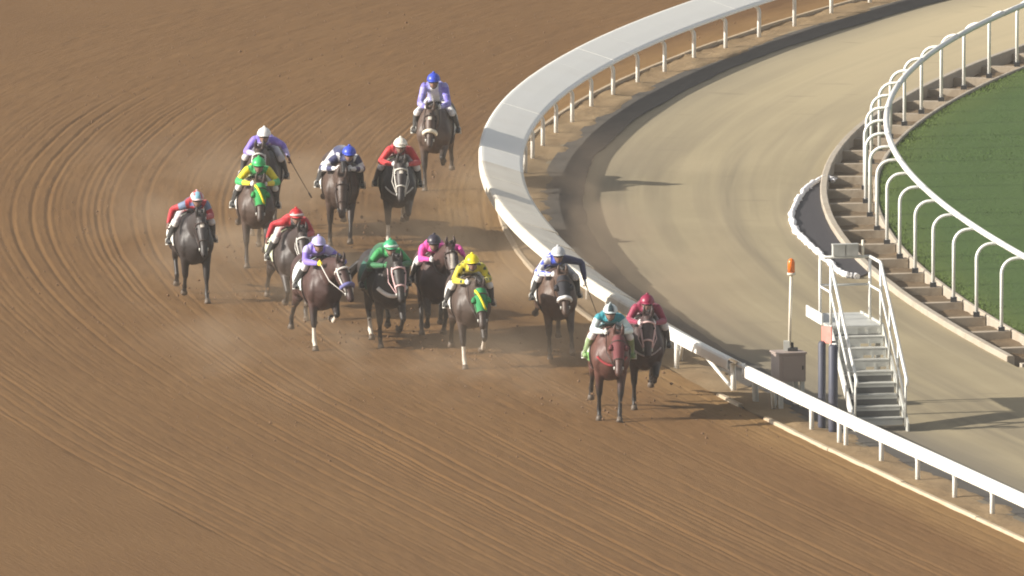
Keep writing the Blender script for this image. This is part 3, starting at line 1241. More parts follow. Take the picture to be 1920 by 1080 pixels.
    me = b.finish("horse", .017, 5, color, M['coat'])
    # ground the pose: the lowest hoof just touches
    lowest = min(min(f[1].z, f[0].z) for f in feet) - .012
    lift = (-lowest + spec.get('air', 0.0)) * SCALE
    gx, gy = spec['pos']
    sl = float(slope(gy))
    psi = math.atan2(-sl, 1) + R(spec.get('turn', 0))
    ho = link("horse", me)
    # the given position is where the fore hooves are
    fwd = Vector((math.sin(psi), -math.cos(psi), 0))
    base_xy = Vector((gx, gy, 0)) - fwd * .2
    ho.location = (base_xy.x, base_xy.y, lift)
    ho.rotation_euler = (R(spec.get('pitch', random.uniform(-1.5, 2.5))), R(random.uniform(-2, 2)), psi)
    ho.scale = (SCALE,) * 3
    tag(ho, spec['hlabel'], "horse", "racehorses galloping round the bend")

    def sub(name, mb, mat):
        o = mb.build(name, mat, ho)
        return o
    # hooves
    for c, tip in feet:
        mb = MB()
        d = (tip - c).normalized()
        d2 = (d + Vector((0, 0, -.5))).normalized()
        mb.tube([c - d2 * .012, c + d2 * .028, c + d2 * .068, c + d2 * .072], [.044, .050, .060, .05], 10)
        sub("hoof", mb, M['hoof'])
    # eyes
    for s in (-1, 1):
        mb = MB()
        c = hp0 + hd * (HL * .26) + side * (.098 * s) + fr * .055
        mb.tube([c - side * .012 * s, c, c + side * .010 * s], [.018, .018, .008], 8)
        sub("eye", mb, M['eye'])
    # mane: overlapping locks lying on the crest
    mb = MB()
    for i in range(16):
        t = i / 15 * .92 + .06
        c = base.lerp(poll, t) + Vector((0, 0, .05 * math.sin(t * math.pi)))
        r_ = np.interp(t, [0, .25, .5, .75, 1], nrz)
        up = (poll - base).normalized().cross(Vector((1, 0, 0)))
        if up.z < 0:
            up = -up
        top = c + up * (r_ * .93)
        sgn = spec.get('mane', 1)
        mb.tube([top + Vector((0, 0, .0)), top + Vector((sgn * .045, .03, .02)) + up * .01, top + Vector((sgn * .10, .07, -.05))], [.030, .026, .008], 6)
    # forelock
    ft = poll + fr * .10
    mb.tube([poll + Vector((0, 0, .06)), ft + hd * .06, ft + hd * .16], [.03, .028, .008], 6)
    sub("mane", mb, M['hair'])
    # tail streaming behind
    mb = MB()
    ts = spec.get('tail', 0)
    for i in range(14):
        a = i / 14 * 2 * math.pi
        ox, oz = .03 * math.cos(a), .03 * math.sin(a)
        sp = random.uniform(.5, 1.3)
        mb.tube([(ox, 1.60, 1.32 + oz), (ox * 1.6 + ts * .12, 1.76, 1.28 + oz), (ox * 2.2 * sp + ts * .26, 1.95, 1.08 + oz * 2), (ox * 3.0 * sp + ts * .36, 2.10, .78 + oz * 3 * sp)], [.022, .026, .024, .006], 6)
    sub("tail", mb, M['hair'])
    # bridle straps
    bm_ = cloth(spec.get('bridle', (.05, .03, .025)), "bridle_webbing")
    mb = MB()

    def ring(t, k, r_, mbx):
        c = hp0 + hd * (HL * t)
        rx_, rz_ = np.interp(t, ht, hrx) * k, np.interp(t, ht, hrz) * k
        pp = [c + side * math.cos(a) * rx_ + fr * math.sin(a) * rz_ for a in np.linspace(0, 2 * math.pi, 17)]
        mbx.tube(pp, r_, 6)
    br = spec.get('bridle_r', .011)
    ring(.14, 1.05, br, mb)
    ring(.60, 1.06, br, mb)
    for s in (-1, 1):
        pp = []
        for t in (.08, .25, .42, .6, .76):
            c = hp0 + hd * (HL * t)
            pp.append(c + side * (np.interp(t, ht, hrx) * 1.06 * s) + fr * (.028))
        mb.tube(pp, br, 6)
    sub("bridle", mb, bm_)
    if spec.get('noseband'):
        mb = MB()
        c = hp0 + hd * (HL * .60)
        pp = []
        rr_ = []
        for a in np.linspace(R(-15), R(195), 13):
            pp.append(c + side * math.cos(a) * .098 + fr * math.sin(a) * .118)
            rr_.append(.036 + random.uniform(-.004, .004))
        mb.tube(pp, rr_, 8)
        sub("noseband", mb, cloth(spec['noseband'], "sheepskin"))
    if spec.get('hood'):
        c1, c2 = spec['hood']
        mb = MB()
        tt_ = [-.03, .08, .2, .34, .48, .60]
        n = 16
        vs = []
        for t in tt_:
            c = hp0 + hd * (HL * t) - fr * (.02 if .1 < t < .5 else 0)
            rx_, rz_ = np.interp(t, ht, hrx) + .014, np.interp(t, ht, hrz) + .014
            for k in range(n):
                a = 2 * math.pi * k / n
                vs.append(c + side * math.cos(a) * rx_ + fr * math.sin(a) * rz_)
        fs = [(i * n + k, i * n + (k + 1) % n, (i + 1) * n + (k + 1) % n, (i + 1) * n + k) for i in range(len(tt_) - 1) for k in range(n)]
        mb.add(vs, fs, True)
        for s in (-1, 1):        # cups beside the eyes
            c = hp0 + hd * (HL * .28) + side * (.118 * s) + fr * .05
            mb.tube([c - hd * .05, c + hd * .0, c + hd * .045], [.02, .045, .04], 8)
        sub("hood", mb, cloth(c1, "hood_cloth"))
        if c2:
            mb = MB()
            for s0, s1 in ((-.085, .06), ):
                pp = []
                for u in np.linspace(0, 1, 7):
                    t = .02 + .54 * u
                    c = hp0 + hd * (HL * t)
                    xx = s0 + (s1 - s0) * u
                    rx_, rz_ = np.interp(t, ht, hrx) + .008, np.interp(t, ht, hrz) + .008
                    pp.append(c + side * xx + fr * rz_ * math.sqrt(max(0.05, 1 - (xx / rx_) ** 2)))
                mb.tube(pp, .021, 6)
            sub("hood_stripe", mb, cloth(c2, "hood_cloth"))
    if spec.get('breast'):
        mb = MB()
        pp, rr_ = [], []
        bvh = BVHTree.FromPolygons([v.co.copy() for v in me.vertices], [tuple(p.vertices) for p in me.polygons])
        for x in np.linspace(-.235, .235, 15):
            zz = 1.0 + .13 * (x / .235) ** 2 + spec.get('breast_dz', .0)
            hit = bvh.ray_cast(Vector((x, -.62, zz)), Vector((0, 1, 0)))[0]
            yy = hit.y if hit is not None else -.2
            pp.append(Vector((x, yy - .006, zz)))
            rr_.append(spec.get('breast_r', .03))
        mb.tube(pp, rr_, 8)
        sub("breast_girth", mb, cloth(spec['breast'], "sheepskin"))
    # saddle cloth, saddle, girth
    def shell(y0, y1, a0, a1, off, ny=6, na=14):
        mbs = MB()
        vs = []
        for i in range(ny + 1):
            y = y0 + (y1 - y0) * i / ny
            z, rx_, rz_ = trunk_at(y)
            for k in range(na + 1):
                a = R(a0 + (a1 - a0) * k / na)
                vs.append(Vector((math.sin(a) * (rx_ + off), y + .05 * abs(math.sin(a)), z + math.cos(a) * (rz_ + off))))
        n1 = len(vs)
        for v in list(vs):
            vs.append(Vector((v.x * .985, v.y, v.z - .008)))
        fs = [(i * (na + 1) + k, i * (na + 1) + k + 1, (i + 1) * (na + 1) + k + 1, (i + 1) * (na + 1) + k) for i in range(ny) for k in range(na)]
        fs += [tuple(reversed([j + n1 for j in f])) for f in fs]
        mbs.add(vs, fs, True)
        return mbs
    sub("saddle_cloth", shell(.16, .80, -104, 104, .025), cloth(spec.get('cloth', (.72, .70, .66)), "saddle_cloth_weave"))
    if spec.get('trim'):
        for sgn in (-1, 1):
            sub("cloth_trim", shell(.165, .80, sgn * 90, sgn * 107, .030, 6, 2), cloth(spec['trim'], "saddle_cloth_weave"))
    sub("saddle", shell(.22, .66, -46, 46, .05), M['leather'])
    mb = MB()
    z, rx_, rz_ = trunk_at(.18)
    mb.tube([Vector((math.sin(a) * (rx_ + .012), .20, z + math.cos(a) * (rz_ + .012))) for a in np.linspace(R(60), R(300), 20)], .016, 6)
    sub("girth", mb, M['leather'])
    # reins to the rider's hands
    for s, hnd in zip((-1, 1), spec['_hands']):
        bit = hp0 + hd * (HL * .80) + side * (.066 * s)
        tgt = hnd if hnd is not None else Vector((0.02 * s, -.36, 1.66))
        mid = bit.lerp(tgt, .5) + Vector((s * .06, 0, -.03))
        mb = MB()
        mb.tube([bit, mid, tgt], .008, 5)
        sub("rein", mb, bm_ if spec.get('bridle') else M['leather'])
        mb = MB()
        mb.tube([bit - Vector((0, 0, .025)), bit + Vector((0, 0, .025))], .016, 6)
        sub("bit_ring", mb, M['galv'])
    return ho


def hand(b, wrist, dirv, outv, tagname):
    """palm, four unequal curled fingers and a thumb leaving its side"""
    d = Vector(dirv).normalized()
    o = Vector(outv)
    o = (o - d * o.dot(d)).normalized()
    dnv = d.cross(o)
    if dnv.z > 0:
        dnv = -dnv
    w = Vector(wrist)
    b.part(tagname, [w, w + d * .045, w + d * .085], [.028, .040, .038], [.020, .019, .016], side=o, n=10, raw=True)
    for k, ln_ in enumerate((.066, .074, .070, .056)):
        r0 = w + d * .082 + o * (.030 - .020 * k)
        p1 = r0 + d * (ln_ * .38) + dnv * .008
        p2 = p1 + d * (ln_ * .10) + dnv * (ln_ * .40)
        p3 = p2 - d * (ln_ * .32) + dnv * (ln_ * .12)
        b.part(tagname, [r0 - d * .012, p1, p2, p3], [.0095, .0095, .009, .0075], n=7, raw=True)
    t0 = w + d * .030 + o * .034
    t1 = t0 + d * .030 + o * .020 + dnv * .010
    t2 = t1 + d * .026 - o * .006 + dnv * .016
    b.part(tagname, [t0, t1, t2], [.012, .011, .009], n=7, raw=True)


def make_jockey(spec, lift_ref):
    b = Body()
    j = spec['j']
    up = j.get('up', 0.0)          # more upright back
    lean = j.get('lean', 0.0)
    low = j.get('low', .06)        # deeper crouch
    hz_ = 1.66 + up * .2
    P = lambda x, y, z: Vector((x, y, z))
    pel = P(lean * .3, .60, 1.60)
    waist = P(lean * .6, .34 + .10 * up, 1.715 - low * .4 + up * .115)
    chest = P(lean, .04 + .32 * up, 1.775 - low * .7 + up * .255)
    shl = P(lean * 1.2, -.10 + .38 * up, 1.795 - low + up * .31)
    nk = P(lean * 1.3, -.19 + .36 * up, 1.825 - low + up * .335)
    b.part('torso', [pel + P(0, .06, -.02), pel, waist, chest, shl, shl.lerp(nk, .5)], [.11, .16, .145, .178, .165, .09], [.10, .135, .112, .125, .095, .07], n=16)
    hc = nk + P(lean * .1 + j.get('hx', 0), -.10, .055)
    # head: skull, jaw, nose, ears, eye sockets under the goggles, mouth
    b.part('head', [hc + P(0, -.03, -.115), hc + P(0, -.02, -.075), hc + P(0, 0, -.01), hc + P(0, .012, .06), hc + P(0, .012, .105)], [.036, .058, .074, .075, .045], [.034, .070, .094, .094, .055], n=14)
    b.part('head', [nk + P(0, .03, -.04), hc + P(0, .03, -.05)], [.056, .054], [.058, .056], n=10)
    b.part('head', [hc + P(0, -.090, .015), hc + P(0, -.112, -.025)], [.010, .017], [.010, .014], n=8)
    for s in (-1, 1):
        b.part('head', [hc + P(.074 * s, .01, -.035), hc + P(.080 * s, .015, .005)], [.010, .012], [.018, .02], n=8)
    b.part('lip', [hc + P(-.022, -.093, -.060), hc + P(0, -.100, -.061), hc + P(.022, -.093, -.060)], [.006, .008, .006], n=7, raw=True)
    # legs: thigh, calf in boot, foot in stirrup
    for s in (-1, 1):
        hip = pel + P(.10 * s, -.02, -.03)
        knee = P(.30 * s, .05, 1.42 + .03 * up)
        ank = P(.375 * s, .48, 1.12)
        toe = P(.385 * s, .29, 1.07)
        b.part('thigh', [hip, hip.lerp(knee, .5), knee], [.095, .078, .057], n=12)
        b.part('calf', [knee, knee.lerp(ank, .35), ank], [.062, .060, .038], n=12)
        b.part('foot', [ank + P(0, .03, -.02), ank.lerp(toe, .45) + P(0, 0, -.01), toe], [.040, .044, .036], [.042, .036, .026], n=10)
    hands = []
    for s in (-1, 1):
        sh = shl + P(.165 * s, .02, -.01)
        pose = j.get('armL' if s < 0 else 'armR')
        if pose:
            el = Vector(pose[0])
            wr = Vector(pose[1])
        else:
            el = P(s * j.get('elbow', .30) * .95, -.10 + .2 * up, 1.575 - low * .8 + up * .13)
            wr = P(s * .135 + lean * .4, -.42 + .2 * up, 1.555 - low * .4 + up * .08)
        b.part('sleeve', [shl + P(.10 * s, .02, 0), sh, sh.lerp(el, .55), el], [.075, .074, .062, .052], n=12)
        b.part('cuff', [el, el.lerp(wr, .5), wr], [.053, .049, .034], n=12)
        d = (wr - el).normalized()
        out = Vector((0, 0, 1)) if not pose else Vector((0, -1, .4))
        hand(b, wr - d * .012, d if pose else (d + Vector((-.3 * s, 0, 0))), out, 'gloveL' if s < 0 else 'gloveR')
        hands.append(None if (pose and not j.get('hold%s' % ('L' if s < 0 else 'R'))) else wr + d * .07)
    cols = j['cols']
    skin = np.array((.24, .14, .10))

    def color(nm, t, p):
        if nm == 'torso':
            c = cols['body']
            return np.array(c(t, p) if callable(c) else c) if t > .22 else np.array(cols.get('breeches', (.74, .72, .70)))
        if nm in ('sleeve', 'cuff'):
            c = cols.get('sleeve', cols['body'])
            u = t if nm == 'sleeve' else 1 + t
            return np.array(c(u, p) if callable(c) else c)
        if nm == 'head':
            return skin
        if nm == 'lip':
            return np.array((.20, .075, .06))
        if nm == 'thigh':
            return np.array(cols.get('breeches', (.74, .72, .70)))
        if nm == 'calf':
            return np.array(cols.get('boots', (.018, .017, .017))) if t > .12 else np.array(cols.get('breeches', (.74, .72, .70)))
        if nm == 'foot':
            return np.array(cols.get('boots', (.018, .017, .017)))
        if nm == 'gloveL':
            return np.array(cols.get('gloveL', cols.get('glove', (.03, .03, .03))))
        if nm == 'gloveR':
            return np.array(cols.get('gloveR', cols.get('glove', (.03, .03, .03))))
        return np.array((.5, .5, .5))
    me = b.finish("person", .0125, 3, color, M['silk'])
    return me, hands, hc, nk


def dress(jo, spec, hc):
    j = spec['j']
    # skull cap with silk cover and peak
    mb = MB()
    n, m = 20, 8
    vs = []
    for i in range(m + 1):
        a = i / m * R(96)
        for k in range(n):
            q_ = 2 * math.pi * k / n
            vs.append(hc + Vector((math.cos(q_) * math.sin(a) * .118, math.sin(q_) * math.sin(a) * .140 + .012, math.cos(a) * .122 + .030)))
    fs = [(i * n + k, (i + 1) * n + k, (i + 1) * n + (k + 1) % n, i * n + (k + 1) % n) for i in range(m) for k in range(n)]
    nb_ = len(vs)
    vs += [hc + Vector((v.x - hc.x, v.y - hc.y, 0)) * .86 + Vector((0, 0, .02)) for v in vs[-n:]]
    fs += [(m * n + k, nb_ + k, nb_ + (k + 1) % n, m * n + (k + 1) % n) for k in range(n)]
    mb.add(vs, fs, True)
    # button on the crown
    top = hc + Vector((0, .012, .150))
    mb.tube([top, top + Vector((0, 0, .012)), top + Vector((0, 0, .026))], [.022, .026, .010], 8)
    o = mb.build("helmet", M['cap'], jo)
    c = j['cap']
    rg = [(c(Vector(v) - hc) if callable(c) else c) for v in mb.v]
    tint_mesh(o, np.array(rg))
    mb = MB()
    vs, fs = [], []
    nn = 9
    for i in range(nn):
        a = R(215 + 110 * i / (nn - 1))
        vs.append(hc + Vector((math.cos(a) * .112, math.sin(a) * .136 + .012, .032)))
        ex = .055 * math.sin(math.pi * i / (nn - 1))
        vs.append(hc + Vector((math.cos(a) * (.112 + ex * .4), math.sin(a) * (.136 + ex) + .012, .016)))
    k0 = len(vs)
    vs += [v + Vector((0, 0, -.008)) for v in vs]
    for i in range(nn - 1):
        q_ = (2 * i, 2 * i + 1, 2 * i + 3, 2 * i + 2)
        fs.append(q_)
        fs.append(tuple(reversed([x + k0 for x in q_])))
        fs.append((2 * i + 1, 2 * i + 1 + k0, 2 * i + 3 + k0, 2 * i + 3))
    mb.add(vs, fs, True)
    pk = mb.build("peak", M['cap'], o)
    tint_mesh(pk, np.array([j.get('peak', rg[len(rg) // 2])] * len(mb.v)))
    # goggles on a strap, and a second pair pushed up where the photo shows a pale band
    mb = MB()
    pp = [hc + Vector((math.cos(a) * .078, math.sin(a) * .103 + .004, .006)) for a in np.linspace(R(200), R(340), 11)]
    mb.tube(pp, [.014] + [.026] * 9 + [.014], 8)
    mb.build("goggles", M['lens'], jo)
    if j.get('goggles_up'):
        mb = MB()
        pp = [hc + Vector((math.cos(a) * .122, math.sin(a) * .146 + .012, .052)) for a in np.linspace(R(205), R(335), 11)]
        mb.tube(pp, [.010] + [.020] * 9 + [.010], 8)
        mb.build("spare_goggles", cloth(j['goggles_up'], "goggle_frame"), jo)
    # scarf / chin strap
    mb = MB()
    mb.tube([hc + Vector((-.076, 0, -.01)), hc + Vector((-.055, -.045, -.085)), hc + Vector((0, -.06, -.122)), hc + Vector((.055, -.045, -.085)), hc + Vector((.076, 0, -.01))], .007, 5)
    mb.build("chin_strap", M['dark'], jo)
    # stirrup irons
    for s in (-1, 1):
        mb = MB()
        c_ = Vector((.382 * s, .36, 1.053))
        mb.tube([c_ + Vector((-.055, 0, -.01)), c_ + Vector((.055, 0, -.01))], .012, 6)
        mb.tube([c_ + Vector((-.052, 0, -.01)), c_ + Vector((-.045, .01, .08)), c_ + Vector((0, .02, .12)), c_ + Vector((.045, .01, .08)), c_ + Vector((.052, 0, -.01))], .008, 6)
        mb.build("stirrup", M['galv'], jo)


# patterns
def sgnsplit(a, b_):
    return lambda u, p: a if p[0] < 0 else b_


def hoops(a, b_, n):
    return lambda u, p: a if int(u * n) % 2 == 0 else b_


def spots(a, b_, k=13.):
    def f(u, p):
        q_ = np.array(p) * k
        c = np.floor(q_) + .5
        return b_ if np.linalg.norm(q_ - c) < .42 and (int(c[0] - .5) + int(c[1] - .5) + int(c[2] - .5)) % 2 == 0 else a
    return f


def checks(a, b_, k=9.):
    return lambda u, p: a if (int(math.floor(p[0] * k)) + int(math.floor(p[1] * k)) + int(math.floor(p[2] * k))) % 2 == 0 else b_


def cap_quarters(a, b_):
    return lambda q_: a if int(math.floor((math.atan2(q_.y, q_.x) + math.pi) / (math.pi / 3))) % 2 == 0 else b_


BLK, WHT, CREAM = (.020, .018, .020), (.74, .73, .72), (.74, .68, .56)
RED, DRED, BLUE, NAVY = (.50, .025, .03), (.22, .012, .02), (.035, .07, .50), (.025, .03, .10)
PURP, LAV, GRN, LGRN = (.24, .17, .62), (.46, .42, .72), (.02, .26, .06), (.04, .42, .12)
YEL, PINK, TEAL, MAROON = (.80, .66, .02), (.75, .07, .36), (.02, .26, .32), (.24, .012, .05)
SKYB = (.25, .50, .62)
DKBAY, BLACK, BAY, RBAY, BROWN = (.046, .029, .024), (.022, .018, .018), (.095, .050, .031), (.115, .045, .032), (.068, .043, .033)

SPECS = [
    dict(pos=(-1.52, 15.41), turn=-3, coat=(.085, .055, .042), legs=('stance', 'fold', 'flung', 'push'), noseband=CREAM, face='star', hz=1.51, hp=58, hy=-.74,
         hlabel="brown horse running last and alone, with a pale sheepskin noseband and star",
         j=dict(up=.5, cap=BLUE, elbow=.26, cols=dict(body=lambda u, p: WHT if abs(p[0]) < .07 else (.30, .30, .66), sleeve=checks((.34, .32, .68), (.17, .14, .55), 8), glove=WHT),
                label="jockey riding last, sitting upright in lavender and white silks with blue cap")),
    dict(pos=(-4.82, 7.74), turn=-7, coat=DKBAY, legs=('mid', 'lift', 'tuck', 'reach'), bridle=(.62, .60, .58), bridle_r=.016, hz=1.59, hp=55,
         hlabel="dark horse in white bridle half hidden behind the green hooded horse",
         j=dict(cap=(.80, .78, .76), lean=.02, armR=((.33, .0, 1.66), (.44, -.08, 1.46)), cols=dict(body=checks(PURP, LAV, 10), sleeve=lambda u, p: PURP if u < 1.4 else LAV, gloveR=(.12, .02, .03), gloveL=WHT),
                label="jockey in purple silks and white cap reaching out with a whip behind the field")),
    dict(pos=(-4.84, 2.89), turn=-2, coat=BROWN, legs=('stance', 'lift', 'flung', 'push'), hood=(GRN, YEL), hz=1.53, hp=60, hy=-.72,
         hlabel="brown horse in a green and yellow hood, white cloth showing, second row from back",
         j=dict(cap=LGRN, elbow=.36, cols=dict(body=lambda u, p: YEL if abs(p[0]) > .11 else GRN, sleeve=lambda u, p: YEL if .25 < u < .8 else (LGRN if u < 1.5 else YEL), glove=WHT),
                label="jockey in green and yellow silks with bright green cap and elbows wide")),
    dict(pos=(-5.84, -2.73), turn=0, coat=(.036, .029, .028), legs=('back', 'stance', 'tuck', 'flung'), face='star', cloth=(.70, .69, .64), hz=1.53, hp=62,
         hlabel="blackish horse with a small white star, widest runner at the left",
         j=dict(cap=lambda q_: SKYB if (q_.y < -.04 and abs(q_.x) < .05) else (RED if int((q_.x + .2) * 22) % 2 else (.72, .55, .55)), armL=((-.34, .02, 1.66), (-.44, -.12, 1.44)), lean=.02,
                cols=dict(body=checks((.40, .02, .035), (.07, .10, .22), 7), sleeve=lambda u, p: (.16, .22, .34) if .3 < u < .6 else (.44, .02, .03), glove=(.20, .12, .09), gloveR=WHT),
                label="jockey in red and dark blue silks with striped cap, widest at the left")),
    dict(pos=(-3.28, 6.01), turn=-1, coat=BROWN, legs=('mid', 'reach', 'flung', 'push'), hz=1.37, hp=66, hy=-.92, hx=-.04,
         hlabel="brown horse with lowered head under the rider in blue cap and banded sleeves",
         j=dict(cap=BLUE, lean=.06, low=.17, hx=.02, elbow=.37, cols=dict(body=NAVY, sleeve=hoops(WHT, NAVY, 3.4), glove=WHT),
                label="jockey in navy silks with white banded sleeves and bright blue cap")),
    dict(pos=(-2.19, 6.31), turn=-2, coat=(.038, .030, .028), legs=('stance', 'fold', 'flung', 'push'), socks=(0, 3), face='star', bridle=(.66, .62, .56), bridle_r=.014, breast=(.60, .58, .54), breast_r=.014, hz=1.55, hp=58,
         cloth=(.50, .50, .36),
         hlabel="near black horse in a white bridle under the cream capped jockey",
         j=dict(cap=(.80, .74, .64), goggles_up=(.70, .66, .58), elbow=.34, cols=dict(body=DRED, sleeve=RED, glove=WHT), label="jockey in dark red silks with cream white cap and pushed up goggles")),
    dict(pos=(-3.98, -5.31), turn=0, coat=(.040, .029, .026), legs=('lift', 'stance', 'push', 'flung'), bridle=(.60, .57, .53), bridle_r=.014, hz=1.59, hp=58, cloth=(.52, .55, .40),
         hlabel="dark horse in a white bridle tucked in behind the purple capped rider",
         j=dict(cap=RED, goggles_up=(.62, .52, .50), armL=((-.34, .0, 1.68), (-.46, -.16, 1.48)), cols=dict(body=lambda u, p: BLK if abs(p[0]) < .08 else RED, sleeve=(.46, .02, .03), glove=(.16, .07, .05)),
                label="jockey all in red with red cap, left behind the purple rider")),
    dict(pos=(-3.44, -9.79), turn=0, coat=(.058, .030, .026), legs=('stance', 'fold', 'push', 'flung'), socks=(0, 1), bridle=(.66, .62, .58), bridle_r=.018, hyaw=22, hx=.10, hz=1.53, hp=56, cloth=(.66, .74, .70),
         noseband=(.13, .13, .32),
         hlabel="dark bay horse with white front socks and blue noseband, head turned to the rail",
         j=dict(cap=LAV, lean=-.10, elbow=.34, cols=dict(body=PURP, sleeve=lambda u, p: LAV if u < .5 else PURP, gloveL=YEL, glove=WHT),
                label="jockey in plain purple silks and cap with one yellow glove")),
    dict(pos=(-2.18, -9.70), turn=-1, coat=(.034, .027, .025), legs=('mid', 'lift', 'reach', 'tuck'), socks=(2,), bridle=(.70, .46, .46), bridle_r=.015, breast=(.66, .63, .60), breast_r=.036, hz=1.57, hp=62, tail=-1.2,
         cloth=(.03, .11, .08),
         hlabel="black horse with thick white breast girth and pale pink bridle in midfield",
         j=dict(low=.12, cap=(.05, .36, .17), goggles_up=(.60, .68, .60), elbow=.36, cols=dict(body=lambda u, p: GRN if int((p[0] + 1) * 12) % 2 else (.015, .10, .04), sleeve=lambda u, p: (.03, .30, .08) if u < 1.0 else (.02, .15, .05), glove=(.03, .20, .07), breeches=(.03, .10, .06)),
                label="jockey in striped green silks and green cap between the purple and pink riders")),
    dict(pos=(-1.38, -8.52), turn=-6, coat=(.066, .036, .030), legs=('lift', 'back', 'reach', 'tuck'), face='blaze', hyaw=8, hx=.14, hz=1.69, hp=58, hy=-.66,
         hlabel="bay horse with a long white blaze carrying its head high beside the pink rider",
         j=dict(low=.13, cap=(.035, .030, .045), lean=-.06, armR=((.34, .0, 1.66), (.42, -.14, 1.54)), cols=dict(body=PINK, sleeve=PINK, glove=WHT, gloveR=(.62, .10, .28)),
                label="jockey in bright pink silks and dark cap with one arm thrown out")),
    dict(pos=(-0.68, -12.53), turn=-6, coat=(.066, .045, .036), legs=('stance', 'lift', 'push', 'flung'), socks=(0, 1), hood=((.02, .22, .07), YEL), hz=1.43, hp=62, hy=-.84, hx=.05,
         hlabel="brown horse in a green hood with yellow slash under the yellow capped rider",
         j=dict(cap=YEL, lean=.0, elbow=.30, cols=dict(body=spots((.60, .52, .03), BLK, 12), sleeve=spots((.60, .52, .03), (.03, .05, .02), 12), glove=WHT),
                label="jockey in yellow silks with dark spots and a bright yellow cap")),
    dict(pos=(0.90, -11.42), turn=-6, coat=(.095, .058, .042), legs=('mid', 'reach', 'flung', 'push'), hood=((.018, .018, .025), None), noseband=WHT, hz=1.51, hp=60,
         hlabel="bay horse in a black hood and white noseband galloping alone along the rail",
         j=dict(cap=(.52, .53, .55), elbow=.36, armR=((.40, .0, 1.66), (.44, -.06, 1.38)), cols=dict(body=lambda u, p: BLUE if p[0] < .05 else NAVY, sleeve=lambda u, p: (checks(BLUE, WHT, 9)(u, p) if p[0] < 0 else NAVY), glove=WHT),
                label="jockey in blue and white silks with pale grey cap beside the rail")),
    dict(pos=(1.74, -20.17), turn=-10, coat=(.095, .040, .030), legs=('mid', 'stance', 'push', 'flung'), socks=(), hood=((.13, .028, .032), None), hx=.05, hz=1.47, hp=60, breast=(.30, .03, .035), breast_r=.02, cloth=(.66, .70, .58), trim=(.16, .34, .10),
         hlabel="leading red bay horse in a dark red hood with white saddle cloth",
         j=dict(cap=cap_quarters((.62, .70, .70), (.03, .05, .06)), lean=-.03, elbow=.32, cols=dict(body=TEAL, sleeve=lambda u, p: TEAL if u < .45 else (.62, .72, .72), glove=(.62, .62, .58), boots=(.25, .36, .16)),
                label="leading jockey in teal silks with pale sleeves and striped white cap")),
    dict(pos=(2.36, -18.69), turn=-12, coat=(.050, .028, .026), legs=('mid', 'fold', 'flung', 'push'), bridle=(.66, .44, .42), bridle_r=.016, breast=(.40, .33, .33), breast_r=.014, hz=1.63, hp=60, hx=.0,
         hlabel="dark horse in a pink bridle running second, on the leader's rail side",
         j=dict(cap=MAROON, lean=.0, elbow=.30, cols=dict(body=MAROON, sleeve=(.26, .014, .055), glove=WHT), label="jockey in maroon silks and maroon cap, second, next to the rail")),
]
WHIPS = {1: ('R', Vector((.45, .10, -.75)), "thin dark whip in the outstretched hand of the white capped purple jockey"),
         11: ('R', Vector((.30, -.05, -.9)), "brown whip held low by the blue and white jockey at the rail")}
for i, sp in enumerate(SPECS):
    me, hands, hc, nk = make_jockey(sp, 0)
    sp['_hands'] = hands
    ho = make_horse(sp)
    jo = link("person", me)
    jo.location = ho.location
    jo.rotation_euler = ho.rotation_euler
    jo.scale = ho.scale
    tag(jo, sp['j']['label'], "jockey", "jockeys riding in the race")
    dress(jo, sp, hc)
    if i in WHIPS:
        s_, dr, lab = WHIPS[i]
        pose = sp['j']['armR']
        wr = Vector(pose[1]) + (Vector(pose[1]) - Vector(pose[0])).normalized() * .085
        mb = MB()
        dr = dr.normalized()
        mb.tube([wr - dr * .12, wr + dr * .05], [.013, .012], 6)
        mb.tube([wr + dr * .05, wr + dr * .62], [.008, .005], 6)
        mb.tube([wr + dr * .62, wr + dr * .72], [.016, .014], 6)
        w_ = mb.build("whip", M['leather'])
        w_.location = ho.location
        w_.rotation_euler = ho.rotation_euler
        w_.scale = ho.scale
        tag(w_, lab, "whip")

# ------------------------------------------------------------------ air: faint desert haze, and the dust the field throws up
hz = MB()
hz.box((0, -150, 25.75), (90, 520, 53.5))
hm = bpy.data.materials.new("haze_air")
hm.use_nodes = True
hn = hm.node_tree
hn.nodes.clear()
ho_ = hn.nodes.new("ShaderNodeOutputMaterial")
pv = hn.nodes.new("ShaderNodeVolumePrincipled")
pv.inputs['Color'].default_value = (.93, .90, .85, 1)
pv.inputs['Density'].default_value = HAZE
pv.inputs['Anisotropy'].default_value = .2
hn.links.new(pv.outputs[0], ho_.inputs['Volume'])
tag(hz.build("haze", hm), kind='stuff')


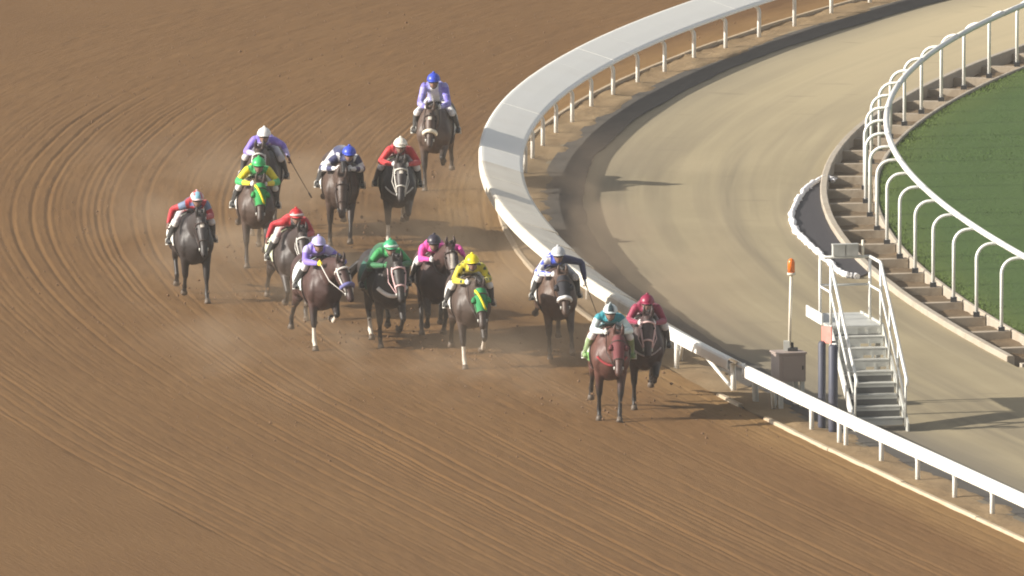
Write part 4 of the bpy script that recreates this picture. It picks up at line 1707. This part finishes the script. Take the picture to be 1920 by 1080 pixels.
dm = bpy.data.materials.new("dust_air")
dm.use_nodes = True
nt = dm.node_tree
nt.nodes.clear()
o_ = nt.nodes.new("ShaderNodeOutputMaterial")
p_ = nt.nodes.new("ShaderNodeVolumePrincipled")
p_.inputs['Color'].default_value = (.66, .50, .35, 1)
tc = nt.nodes.new("ShaderNodeTexCoord")
mp = nt.nodes.new("ShaderNodeMapping")
mp.inputs['Scale'].default_value = (.55, .22, .9)
nt.links.new(tc.outputs['Object'], mp.inputs[0])
patch = ramp(nt, noise(nt, mp.outputs[0], 1.0, 3, .6, .4), .44, .74)
uv_ = nt.nodes.new("ShaderNodeSeparateXYZ")
nt.links.new(tc.outputs['Generated'], uv_.inputs[0])
fall = 1.0
for i in (0, 1):      # thins out towards the sides
    g_ = uv_.outputs[i]
    e_ = math_n(nt, 'MULTIPLY', ramp(nt, g_, 0, .28), ramp(nt, g_, .72, 1, 1, 0))
    patch = math_n(nt, 'MULTIPLY', patch, e_)
hgt = ramp(nt, uv_.outputs[2], .05, 1, 1, 0)
hgt = math_n(nt, 'MULTIPLY', hgt, hgt)
patch = math_n(nt, 'MULTIPLY', patch, hgt)
nt.links.new(math_n(nt, 'MULTIPLY', patch, DUST), p_.inputs['Density'])
nt.links.new(p_.outputs[0], o_.inputs['Volume'])
dmb = MB()
dmb.box((0, 0, .78), (13, 46, 1.5))
du = dmb.build("dust", dm)
du.location = (-1.6, 1.5, 0)
du.rotation_euler = (0, 0, R(4))
tag(du, kind='stuff')

# clods thrown up by the hooves, and crumbs of dirt lying behind the field
def lumps(name, pts, mat):
    base_v = np.array([(1, 0, 0), (-1, 0, 0), (0, 1, 0), (0, -1, 0), (0, 0, 1), (0, 0, -1)], float)
    base_f = np.array([(0, 2, 4), (2, 1, 4), (1, 3, 4), (3, 0, 4), (2, 0, 5), (1, 2, 5), (3, 1, 5), (0, 3, 5)])
    V, F = [], []
    for k, (p, r_) in enumerate(pts):
        V.append(np.array(p) + base_v * r_ * RNG.uniform(.6, 1.3, (6, 1)))
        F.append(base_f + 6 * k)
    me = mesh_np(name, np.vstack(V), np.vstack(F), False)
    me.materials.append(mat)
    return tag(link(name, me), kind='stuff')


pts = []
for sp in SPECS:
    gx, gy = sp['pos']
    for _ in range(26):
        dy = abs(RNG.normal(0, 1.5)) - .4
        y = gy + dy
        x = float(xr(y) - xr(gy)) + gx + RNG.normal(0, .38)
        z = abs(RNG.normal(0, .30)) + .02
        pts.append(((x, y, z), RNG.uniform(.010, .034)))
lumps("flying_dirt", pts, M['clod'])
pts = []
for _ in range(1500):
    y = RNG.uniform(-24, 46)
    d = -RNG.uniform(.6, 11)
    X, Y = at(y, d)
    pts.append(((float(X), float(Y), .008), RNG.uniform(.007, .022) * (1 if RNG.random() < .93 else 1.6)))
lumps("dirt_crumbs", pts, M['clod'])
